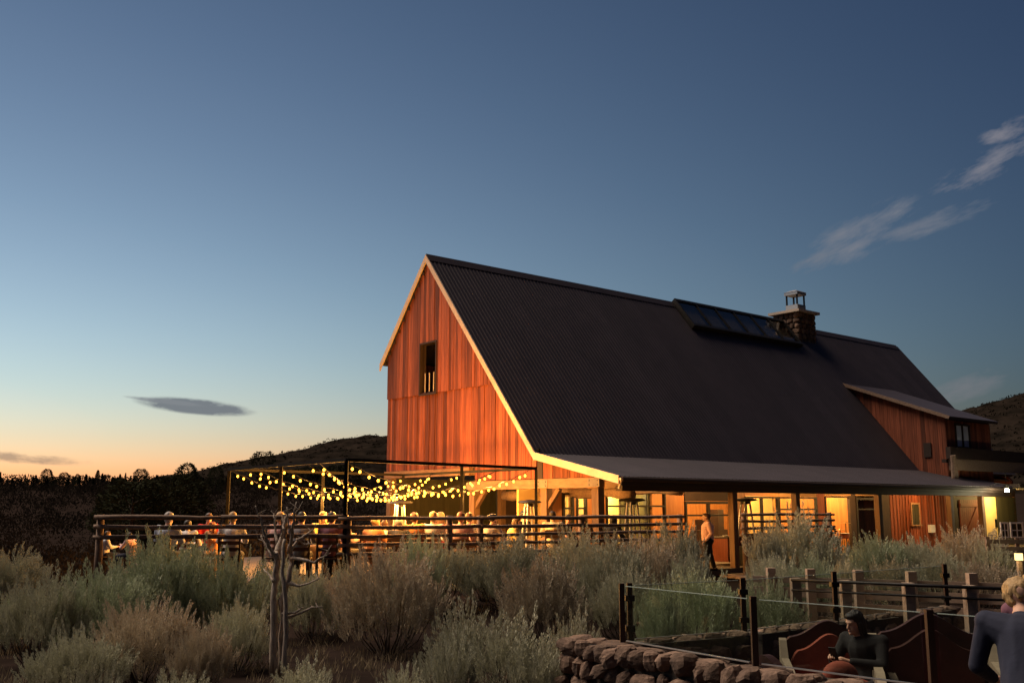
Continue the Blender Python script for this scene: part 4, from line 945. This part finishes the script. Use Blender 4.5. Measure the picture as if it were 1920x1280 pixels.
def table(px, d, r, label):
    x, y = xd(px, d); o = empty('round_table', (x, y, PZ)); tag(o, label, 'table', 'round dining tables')
    pr = []; n = 40; mb = MB(); v = []; f = []
    for j, (rr, z) in enumerate(((.02, .745), (r*.97, .745), (r, .735), (r*1.02, .60), (r*1.06, .36))):
        for k in range(n): a = 2*pi*k/n; w = 1+(.035*sin(a*9) if j > 2 else 0)*(j-2); v.append((rr*w*cos(a), rr*w*sin(a), z))
    for j in range(4):
        for k in range(n): f.append((j*n+k, j*n+(k+1) % n, (j+1)*n+(k+1) % n, (j+1)*n+k))
    mb.add(v, f); mb.build('tablecloth', M_tcloth, o, True); MB().tube([(0, 0, 0), (0, 0, .72)], .05, 10).build('pedestal', M_dark, o); MB().lathe([(.3, 0), (.28, .03), (.06, .06)], n=16).build('foot', M_dark, o)
    return o
for a in [(560, 25.2, .75, 'round table with dark cloth behind the dead snag'), (735, 26.0, .75, 'round table with dark cloth in front of the patio heater by the corner post'), (880, 26.4, .75, 'round table with dark cloth behind the diners at the patio corner'), (1050, 28.2, .7, 'round table with dark cloth under the edge of the barn porch')]: table(*a)
# (column, row of head top, depth, facing degrees, pose, hair, shirt, trousers, hair colour, words)
D = [
 (316, 955, 22.6, 10, 'sit', 'short', 'pale_blue', 'charcoal', 'grey', 'grey-haired diner in pale blue shirt with back to the three-rail fence'),
 (352, 975, 24.0, -30, 'sit2', 'short', 'white', 'charcoal', 'dark', 'dark-haired diner in white shirt sitting beside the grey-haired one'),
 (392, 963, 26.5, 170, 'sit', 'short', 'red', 'charcoal', 'brown', 'diner in red top facing the fence across the table'),
 (405, 978, 26.0, 200, 'sit2', 'long', 'orange', 'brown', 'red', 'red-haired diner in orange top beyond the table'),
 (437, 957, 22.9, -8, 'sit', 'short', 'white', 'navy', 'blond', 'blond diner in white shirt sitting alone near the fence middle'),
 (203, 996, 27.5, 60, 'sit', 'short', 'white', 'navy', 'brown', 'small diner in white shirt at the far end table'),
 (250, 1000, 27.0, -80, 'sit2', 'short', 'pink', 'navy', 'dark', 'small dark-haired diner in pink top at the far end table'),
 (525, 961, 23.2, 20, 'sit', 'short', 'pink', 'charcoal', 'blond', 'blond diner in pink shirt seen through the dead snag branches'),
 (545, 962, 24.2, -20, 'sit2', 'bun', 'white', 'brown', 'brown', 'brown-haired diner with bun in white shirt behind the snag'),
 (566, 960, 23.0, -5, 'sit', 'short', 'grey', 'charcoal', 'dark', 'dark-haired diner in grey shirt just past the snag'),
 (605, 956, 25.6, 160, 'sit', 'long', 'yellow', 'tan', 'blond', 'long-haired blond diner in yellow top facing the fence'),
 (622, 953, 22.9, 5, 'sit', 'short', 'plum', 'black', 'dark', 'dark-haired diner in plum jacket next to the front frame post'),
 (640, 966, 24.6, 35, 'sit2', 'short', 'pink', 'charcoal', 'brown', 'brown-haired diner in pink shirt beside the front frame post'),
 (700, 972, 24.0, 12, 'sit2', 'bun', 'orange', 'tan', 'blond', 'blond diner with bun in orange top close to the front frame post'),
 (722, 976, 24.6, -15, 'sit', 'short', 'white', 'charcoal', 'brown', 'brown-haired diner in white shirt near the heater base'),
 (748, 974, 24.1, 3, 'sit', 'short', 'charcoal', 'black', 'grey', 'grey-haired diner in charcoal jacket near the heater base'),
 (776, 960, 24.2, -20, 'sit2', 'short', 'orange', 'charcoal', 'brown', 'brown-haired diner in orange shirt close to the heater'),
 (812, 958, 24.3, 8, 'sit', 'short', 'white', 'charcoal', 'blond', 'blond diner in white shirt beside the slim frame post'),
 (828, 961, 25.4, -30, 'sit', 'long', 'red', 'red', 'brown', 'long-haired diner in red dress behind the slim frame post'),
 (864, 961, 24.4, 6, 'sit', 'short', 'pink', 'charcoal', 'red', 'red-haired diner in pink shirt at the fence corner'),
 (880, 962, 25.3, -10, 'sit', 'short', 'white', 'charcoal', 'brown', 'brown-haired diner in white shirt at the fence corner'),
 (918, 963, 25.0, 20, 'sit2', 'bun', 'cream', 'tan', 'dark', 'dark-haired diner with bun in cream blouse past the fence corner'),
 (960, 970, 26.4, 80, 'sit2', 'long', 'yellow', 'tan', 'brown', 'long-haired diner in yellow top turned sideways by the thick post'),
 (980, 958, 29.0, 150, 'sit', 'short', 'black', 'black', 'black', 'dark-clothed diner facing out beside the heater next to the porch'),
 (1036, 955, 27.6, -5, 'sit', 'short', 'cream', 'charcoal', 'dark', 'dark-haired diner in cream shirt in front of the orange windows'),
 (1064, 964, 29.2, 170, 'sit2', 'short', 'black', 'black', 'dark', 'dark-clothed diner facing the fence below the orange windows'),
 (1092, 966, 28.0, 15, 'sit', 'bun', 'brown', 'black', 'brown', 'diner with bun in brown top under the porch eave'),
 (1145, 966, 28.6, 30, 'sit2', 'long', 'black', 'black', 'black', 'long-haired diner in black with back to the pyramid heater windows'),
]
for i, (px, ty, d, fa, po, hr, sh, tr, hc, lb) in enumerate(D):
    x, y = xd(px, d); zt = at(px, ty, d).z; s = min(1.2, max(.78, (zt-PZ)/1.29))
    rz = radians(-fa*.9)
    person((x, y, PZ), rz, s, po, hr, sh, tr, hc, lb, 'seated dinner guests')
    c = chair((x, y, PZ), rz, ' '.join(('slatted chair under the '+lb).split()[:16])); c.scale = (s, s, s)
# server by the porch entrance
p = at(1326, 962, 30.6); person((p.x, p.y, .2), radians(88), (p.z-.2)/1.74, 'stand', 'short', 'pink', 'black', 'brown', 'person in pale pink shirt and black trousers standing at the porch entrance', vox=.012).scale *= Vector((1.22, 1.22, 1))
# drummer and kit in the bright doorway
dp_ = wl(16.6, 4.2, PF+.02); person(dp_, radians(39.6+180-20), 1.06, 'drum', 'short', 'black', 'black', 'dark', 'drummer in black silhouetted in the yellow doorway')
def drum(a, b, z, r, h, label, cymbal=False):
    o = empty('cymbal' if cymbal else 'drum', wl(a, b, PF), 0)
    if cymbal:
        MB().lathe([(r, z), (r*.3, z+.03), (.03, z+.06)], n=20).build('plate', mat('brass', (.55, .36, .12), rough=.3, metal=.9), o)
        MB().tube([(0, 0, 0), (0, 0, z)], .015, 6).build('stand', M_dark, o)
    else:
        MB().lathe([(r, z-h), (r, z)], n=20).build('shell', M_door, o); MB().lathe([(r*1.02, z), (r*1.02, z+.02), (r*.96, z+.022)], n=20).build('head', M_white, o)
        for k in range(3): MB().beam((cos(k*2.1)*r*.9, sin(k*2.1)*r*.9, 0), (cos(k*2.1)*r*.7, sin(k*2.1)*r*.7, z-h), .02, .02).build('leg', M_dark, o)
    return tag(o, label, 'cymbal' if cymbal else 'drum', 'drum kit in the doorway')
drum(16.9, 3.55, .80, .19, .2, 'snare drum in front of the drummer in the yellow doorway'); drum(17.15, 4.3, .66, .24, .4, 'deep floor drum beside the drummer in the yellow doorway')
drum(17.1, 3.6, 1.22, .22, 0, 'brass cymbal on a stand beside the drummer', True); drum(16.35, 3.4, .95, .2, 0, 'lower brass cymbal in front of the drummer', True)
# serving table behind the server
st = empty('serving_table', wl(7.3, 1.6, PF), radians(39.6)); tag(st, 'dark serving table with dishes under the porch behind the standing person', 'table')
MB().box((-1.0, -.4, .85), (1.0, .4, .90)).build('top', M_fascia, st); MB().box((-.97, -.36, .1), (.97, .36, .848)).build('skirt', M_door, st)
for k in range(5):
    o = MB().lathe([(.05, 0), (.10, .03), (.12, .05)], n=14).build('dish', M_white, None); o.location = wl(6.5+k*.4, 1.45, PF+.902); tag(o, 'small white dish on the dark serving table', 'dish', 'dishes on the serving table')
# boardwalk in front of the porch entrance
bw = empty('boardwalk', wl(4.6, -.5, .1), radians(39.6)); tag(bw, 'boardwalk of pale planks leading to the porch entrance', 'boardwalk')
for k in range(16): MB().box((-.9, -.28*k-.27, -.05-.012*k), (.9, -.28*k-.01, .02-.012*k)).build('plank', M_plank, bw)
# lantern and lit boards at the right edge
p = at(1910, 1042, 25)
ln = empty('lantern', (p.x, p.y, p.z-.8)); MB().box((-.05, -.05, -.6), (.05, .05, .68)).build('post', M_log, ln); MB().box((-.07, -.07, .70), (.07, .07, .87)).build('glass', E_lantern, ln)
MB().box((-.09, -.09, .872), (.09, .09, .90)).build('cap', M_dark, ln); lamp('lamp_light', ln, (-.25, -.2, .82), 18, (1, .72, .3), .06)
tag(ln, 'square glowing lantern on a short post beside the lit boards', 'lantern')
rw = empty('slat_screen', at(1884, 1010, 27)); tag(rw, 'low screen of horizontal boards lit yellow by the lantern', 'screen')
for k in range(5): MB().box((-.5, -.02, -.12-k*.19), (.75, .02, -.01-k*.19)).build('board', M_plank, rw)
for k in (-.45, .65): MB().box((k-.05, .025, -1.4), (k+.05, .09, .06)).build('post', M_log, rw)
for k, px in enumerate((1885, 1908)):
    o = empty('white_frame', at(px, 1008, 34)); w_ = .14 if k == 0 else .22
    f = MB().box((-w_, -.02, 0), (-w_+.05, .02, .52)).box((w_-.05, -.02, 0), (w_, .02, .52)).box((-w_+.05, -.02, .47), (w_-.05, .02, .52)).box((-w_+.05, -.02, 0), (w_-.05, .02, .05)).box((-.015, -.018, .05), (.015, .018, .47)).box((-w_+.05, -.017, .24), (w_-.05, .017, .27)); f.build('bars', M_white, o)
    MB().box((-w_+.05, .0, .05), (w_-.05, .008, .47)).build('pane', M_olive, o); MB().box((-.06, .03, -1.4), (.06, .1, .3)).build('stand', M_log, o)
    tag(o, ('narrow' if k == 0 else 'wide')+' white framed pane standing below the flood light', 'window frame')

# ================================================================== the bare snag
SN_D = 13.6; sx, sy = xd(520, SN_D); sg = gz(sx, sy)
snag = empty('dead_snag', (sx, sy, sg)); so = Vector((sx, sy, sg)); tag(snag, 'bare silvery dead snag with forked branches rising above the sagebrush', 'dead tree')
def snp(px, py, dd): return at(px, py, SN_D+dd)-so
def limb(name, pts, r0, r1, parent=snag):
    P = [snp(*p) for p in pts]; Q_ = []
    for i in range(len(P)-1):
        for k in range(4): Q_.append(P[i].lerp(P[i+1], k/4)+Vector((random.uniform(-1, 1), random.uniform(-1, 1), 0))*min(.012, r0*.4))
    Q_.append(P[-1]); n = len(Q_)
    return MB().tube(Q_, [(r0+(r1-r0)*(i/(n-1))**.8)*random.uniform(.82, 1.14) for i in range(n)], 9).build(name, M_snag, parent, True)
tk = limb('trunk', [(513, 1268, 0), (512, 1130, 0), (517, 1085, .05), (519, 1050, 0), (518, 1035, -.05)], .052, .034)
limb('trunk', [(527, 1268, .1), (530, 1125, .05), (541, 1085, 0), (546, 1050, .1), (543, 1030, .1)], .044, .030)
for pts, r in (([(519, 1045, 0), (505, 1025, -.1), (497, 1005, -.15), (489, 975, -.2), (479, 948, -.25)], .032), ([(516, 1042, 0), (503, 1030, .1), (493, 1015, .15), (490, 1003, .2)], .024), ([(518, 1037, 0), (527, 1010, .15), (531, 990, .1), (535, 968, .2)], .034),
               ([(543, 1035, .1), (547, 1000, 0), (551, 970, -.1), (556, 940, -.1)], .032), ([(546, 1030, .1), (562, 1010, .15), (577, 1000, .2), (588, 992, .3)], .022), ([(520, 1020, .1), (516, 990, .2), (513, 962, .2)], .020), ([(547, 1045, .1), (575, 1050, -.1), (590, 1055, -.1), (600, 1046, -.1), (620, 1036, -.15)], .024),
               ([(541, 1092, 0), (560, 1098, -.1), (580, 1093, -.2), (600, 1083, -.3)], .024), ([(530, 1150, 0), (552, 1148, -.1), (572, 1137, -.2)], .022), ([(532, 1160, .05), (560, 1150, -.1), (585, 1138, -.2), (606, 1137, -.2)], .022), ([(514, 1090, 0), (503, 1075, .1), (494, 1066, .2)], .020), ([(548, 1000, 0), (541, 985, -.1), (538, 950, -.1)], .014), ([(556, 1010, .1), (570, 1020, .2), (590, 1018, .2)], .014)):
    limb('branch', pts, r*1.15, .007, tk)
    for k in range(2):
        a0_, b0_ = pts[-2], pts[-1]; t_ = random.uniform(.1, .8); q0 = [a0_[i]+(b0_[i]-a0_[i])*t_ for i in range(3)]
        limb('twig', [tuple(q0), (q0[0]+random.uniform(-9, 9), q0[1]-random.uniform(3, 12), q0[2]+random.uniform(-.1, .1)), (q0[0]+random.uniform(-16, 16), q0[1]-random.uniform(10, 24), q0[2])], .008, .002, tk)
limb('trunk', [(533, 1268, -.1), (536, 1160, -.1), (531, 1090, -.1), (530, 1045, -.05), (534, 1010, 0)], .036, .020)

# ================================================================== fire terrace: stone wall, glass, ramp, seats
WT = .66; TF = -.25
R0, R1, R2 = [Vector((*xd(px, d), 0)) for px, d in ((1163, 11.1), (1405, 9.5), (1728, 8.3))]; R3 = R2+(R2-R1).normalized()*2.0
RL = R0+(R0-R1).normalized()*.85
B1, B2 = Vector((*xd(1387, 11.95), 0)), Vector((*xd(1557, 13.1), 0)); B3 = B2+(B2-B1)*1.5
path = [RL, R0, R1, R2, R3]
wroot = empty('stone_wall', (R1.x, R1.y, TF)); tag(wroot, 'low fieldstone wall of rough brown stones carrying the glass screen', 'wall'); o0 = Vector((R1.x, R1.y, TF))
def seg_n(p, q): d = (q-p).normalized(); return Vector((d.y, -d.x, 0))          # outward, towards the camera and left
core = MB()
for p, q in zip(path[:-1], path[1:]):
    n = seg_n(p, q); n = n if n.dot(Vector((-.7, -.7, 0))) > 0 else -n
    a_, b_ = p+n*.20, q+n*.20; c_, d_ = q-n*.16, p-n*.16
    core.prism([tuple(Vector((t.x, t.y, TF-.3))-o0) for t in (a_, b_, c_, d_)], (0, 0, WT-TF+.3-.05))
core.build('core', M_mortar, wroot)
for p, q in zip(path[:-1], path[1:]):
    n = seg_n(p, q); n = n if n.dot(Vector((-.7, -.7, 0))) > 0 else -n
    L_ = (q-p).length; d = (q-p).normalized(); ang = atan2(d.y, d.x)
    for row in range(5):
        t = -.04; zc = WT-.10-row*.205
        while t < L_:
            w = random.uniform(.14, .40); hh = random.uniform(.17, .25)
            c = p+d*(t+w/2)+n*(.21+random.uniform(-.02, .03)); c.z = zc+random.uniform(-.03, .03)
            link('stone', random.choice(ROCKS), wroot, c-o0, (random.uniform(-.15, .15), random.uniform(-.2, .2), ang+random.uniform(-.1, .1)), (w*.98, random.uniform(.20, .28), hh)); t += w
    t = 0
    while t < L_:                                        # cap stones
        w = random.uniform(.25, .5); c = p+d*(t+w/2)+n*.04; c.z = WT-.045
        link('stone', random.choice(ROCKS), wroot, c-o0, (random.uniform(-.05, .05), random.uniform(-.05, .05), ang), (w*.97, .34, .10)); t += w
bk = empty('back_wall', (B1.x, B1.y, TF)); tag(bk, 'low stone wall behind the terrace seats under the far glass screen', 'wall')
for p, q in ((R0, B1), (B1, B2), (B2, B3)):
    d = (q-p).normalized(); n = Vector((d.y, -d.x, 0)); MB().prism([tuple(Vector((t.x, t.y, 0))-Vector((B1.x, B1.y, .3))) for t in (p+n*.14+d*.15, q+n*.14, q-n*.14, p-n*.14+d*.15)], (0, 0, WT-.02-TF+.3)).build('coping', M_mortar, bk)
for p, q in ((R0, B1), (B1, B2), (B2, B3)):
    d = (q-p).normalized(); t = .3; L_ = (q-p).length; n = Vector((d.y, -d.x, 0))
    while t < L_-.1:
        w = random.uniform(.2, .42)
        for off, zz, dim in ((.0, WT-.03, (w*.97, .30, .12)), (.13, WT-.20, (w*.95, .14, .22)), (.13, WT-.43, (w*.95, .14, .23)), (.13, WT-.66, (w*.95, .14, .23))):
            c = p+d*(t+w/2)+n*off; link('stone', random.choice(ROCKS), bk, Vector((c.x-B1.x, c.y-B1.y, zz-TF)), (0, random.uniform(-.08, .08), atan2(d.y, d.x)), dim)
        t += w
tp = [R0, R1, R2, R3, R3+Vector((2.5, 3, 0)), B3, B2, B1]
struct(MB().prism([(p.x, p.y, TF-.2) for p in tp], (0, 0, .2)).build('terrace_floor', M_soil))
def screen(label, pts, posts_m, ht, clamps=True):
    root = empty('glass_screen', (pts[0].x, pts[0].y, WT)); o_ = Vector((pts[0].x, pts[0].y, WT)); tag(root, label, 'glass screen', 'glass wind screens of the terrace')
    for i, p in enumerate(pts):
        c = p-o_; c.z = 0; MB().beam(c-Vector((0, 0, .02)), c+Vector((0, 0, ht)), .055, .055, (0, 1, 0)).build('post', posts_m, root)
        if clamps:
            for z in (.14, ht-.16): MB().box((c.x-.05, c.y-.05, z-.03), (c.x+.05, c.y+.05, z+.03)).build('clamp', M_dark, root)
    for p, q in zip(pts[:-1], pts[1:]):
        d = (q-p).normalized(); a_ = p+d*.07-o_; b_ = q-d*.07-o_; a_.z = b_.z = 0
        g_ = MB().beam(a_+Vector((0, 0, ht*.5+.0)), b_+Vector((0, 0, ht*.5+.0)), .012, ht-.06); po2 = g_.build('pane', G_rail, root); MB().beam(a_+Vector((0, 0, ht-.026)), b_+Vector((0, 0, ht-.026)), .012, .006).build('edge', M_edge, po2)  # thin pale strip on the pane top draws in its edge highlight
        MB().beam(a_+Vector((0, 0, .022)), b_+Vector((0, 0, .022)), .02, .012).build('channel', M_steel, root)
    return root
screen('front glass wind screen with rusty posts on top of the stone wall', [R0, R1, R2, R3], M_rust, .62, False)
screen('far glass wind screen with black clamps behind the terrace seats', [R0.lerp(B1, .06), B1, B2, B3], M_rust, .62)
# ---- timber ramp with two rail rows
def ramp_row(label, tops, d0, d1, zt, boards, pipe):
    px0, px1 = tops[0], tops[-1]; root = empty('ramp_railing', (*xd(px0, d0), 0)); o_ = root.location.copy(); tag(root, label, 'railing', 'railings of the timber ramp')
    P = []
    for px in tops:
        # depth along the straight row
        a_, b_ = Vector((*xd(px0, d0), 0)), Vector((*xd(px1, d1), 0)); best = min((abs((a_.lerp(b_, t/200)).x/(a_.lerp(b_, t/200)).y-xd(px, 1)[0]), t/200) for t in range(201))[1]; P.append(a_.lerp(b_, best))
    for p in P:
        MB().box((p.x-o_.x-.065, p.y-o_.y-.065, -.4), (p.x-o_.x+.065, p.y-o_.y+.065, zt)).build('post', M_plank, root)
    a_, b_ = P[0]-o_, P[-1]-o_; ex = (b_-a_).normalized()*.9; off = Vector((0, -.085, 0)) if pipe else Vector((0, .09, 0))
    for z, h in boards: MB().beam(a_-ex*.3+Vector((0, 0, z))+off, b_+ex+Vector((0, 0, z))+off, .035, h).build('board', M_plank, root)
    if pipe:
        for z, r in ((zt-.02, .022), (zt-.16, .016)): MB().tube([a_-ex*.1+Vector((0, -.11, z)), b_+ex+Vector((0, -.11, z))], r, 8).build('handrail', M_dark, root, True)
    return root
ramp_row('near ramp railing with dark pipe handrails on square grey posts', [1485, 1577, 1694, 1806], 14.5, 13.2, 1.10, [], True)
ramp_row('far ramp railing of broad pale boards on grey posts', [1440, 1514, 1602, 1700, 1812], 16.6, 15.3, 1.12, [(.93, .10), (.74, .15), (.52, .15), (.30, .15)], False)
rp = empty('ramp_deck', at(1640, 950, 15.0)); rp.location.z = -.2; tag(rp, 'plank deck of the timber ramp between its two railings', 'ramp')
for k in range(30): 
    x0 = -1.7+k*.16; MB().box((x0, -.85-.09*(x0), .22), (x0+.15, .95-.09*(x0), .27)).build('plank', M_plank, rp)

# ---- camelback chairs
def lounge(loc, rz, s, label, dark=False):
    o = empty('armchair', loc, rz); o.scale = (s, s, s)
    n = 24; pts = []
    for k in range(n+1):
        t = k/n; x = -.46+.92*t; z = .86+.17*(sin(pi*t)**2)+(.05*cos(4*pi*t)-.05)*.3
        if t < .06 or t > .94: z -= .10*(1-min(t, 1-t)/.06)
        pts.append((x, -.36, z))
    MB().prism([(-.46, -.36, .30)]+pts+[(.46, -.36, .30)], (0, -.10, 0)).build('backrest', M_leather, o)
    MB().prism([(p[0]*.84, -.355, p[2]-.12) for p in [(-.46, 0, .55)]+pts+[(.46, 0, .55)]], (0, .10, 0)).build('back_cushion', M_leather if dark else M_cush, o)
    MB().box((-.40, -.34, .26), (.40, .36, .34)).build('seat_frame', M_leather, o)
    c = MB().box((-.38, -.24, .345), (.38, .37, .47)).build('seat_cushion', M_cush, o)
    for sx_ in (-1, 1):
        MB().prism([(sx_*.43, -.34, .30), (sx_*.43, .36, .30), (sx_*.43, .38, .56), (sx_*.43, .25, .62), (sx_*.43, -.18, .68), (sx_*.43, -.30, .84), (sx_*.43, -.34, .86)], (sx_*.07, 0, 0)).build('arm', M_palewood, o)
        for sy_ in (-.32, .32): MB().beam((sx_*.40, sy_, 0), (sx_*.40, sy_, .26), .06, .06).build('leg', M_palewood, o)
    return tag(o, label, 'armchair', 'camelback armchairs on the terrace')
x, y = xd(1553, 10.9); lounge((x, y, TF), radians(172), 1.08, 'camelback armchair with rust cushions that the hooded person sits in')
x, y = xd(1738, 10.2); lounge((x, y, TF), radians(165), 1.22, 'empty dark camelback armchair beside the hooded person', True)
x, y = xd(1480, 9.9); lounge((x, y, TF), radians(-60), .95, 'dark camelback armchair turned away at the glass post', True)
# ---- the hooded person with phone
POSES['lounge'] = dict(pel=(0, 0, .50), wai=(.02, -.02, .70), che=(.04, .02, .90), nek=(.06, .07, 1.04), hed=(.08, .12, 1.155), look=(.35, -.22),
   sh=[(-.16, .02, .98), (.22, .02, .98)], el=[(-.22, .16, .76), (.32, .12, .74)], wr=[(.06, .36, .80), (.22, .38, .82)], hd=[(.07, .05, .02), (-.03, .07, .03)],
   hip=[(-.10, .02, .50), (.10, .02, .50)], kn=[(-.13, .44, .54), (.12, .45, .54)], an=[(-.13, .46, .09), (.12, .48, .09)])
x, y = xd(1612, 10.55)
wm = person((x, y, TF+.04), radians(172-35), .98, 'lounge', 'long', 'black', 'charcoal', 'black', 'person in black with long dark hair sitting and holding a phone', vox=.010)
hd_ = MB()                                                             # blanket over the knees and round pillow
Mx = Matrix.Translation((x, y, TF)) @ Matrix.Rotation(radians(137), 4, 'Z')
b_ = MB().ell((-.02, .28, .50), (.30, .30, .15), 22, 12)
b_.v = [(p[0]*(1+.06*sin(9*p[1])), p[1], max(.30, p[2]+.02*sin(14*p[0]))) for p in b_.v]
bo = b_.build('blanket', M_cush, None, True); bo.matrix_world = Mx; tag(bo, 'rust red blanket over the knees of the person with the phone', 'blanket')
pi_ = MB().ell((0, 0, 0), (.20, .12, .17), 20, 12); pi_.v = [(p[0]*(1+.10*abs(p[2])/.17), p[1], p[2]) for p in pi_.v]
po_ = pi_.build('pillow', M_cush, None, True); px_, py_ = xd(1558, 10.1); po_.location = (px_, py_, TF+.70); po_.rotation_euler = (.3, .2, .4); tag(po_, 'plump rust coloured pillow on the armchair arm', 'pillow')
ph = MB().box((-.036, -.005, -.075), (.036, .005, .075)).build('phone', M_dark, None); pp2 = Mx @ Vector((.15, .47, .90)); ph.location = pp2; ph.rotation_euler = (-.5, 0, radians(137)); tag(ph, 'slim dark phone held in both hands', 'phone')
# ---- two people standing beside the armchairs
x, y = xd(1897, 7.3)
nv = person((x, y, TF), radians(-28), 1.10, 'stoop', 'short', 'navy', 'brown', 'blond', 'blond person in navy jacket stooping forward with back turned', vox=.010)
nv.children[0].scale = (1.16, 1.14, 1.0)
hem = MB(); ring = []
for k in range(20): a_ = 2*pi*k/20; ring.append((.168*cos(a_), -.055+.158*sin(a_)))
hv = [(rx_, ry_, z_) for z_ in (.895, .965) for rx_, ry_ in ring]; hem.add(hv, [(k, (k+1) % 20, 20+(k+1) % 20, 20+k) for k in range(20)])
hem.build('shirt_hem', M_white, nv, True)
x, y = xd(1925, 8.7); person((x, y, TF+.05), radians(150), 1.0, 'stand', 'short', 'plum', 'charcoal', 'blond', 'blond person in plum top facing the one in the navy jacket', vox=.010)
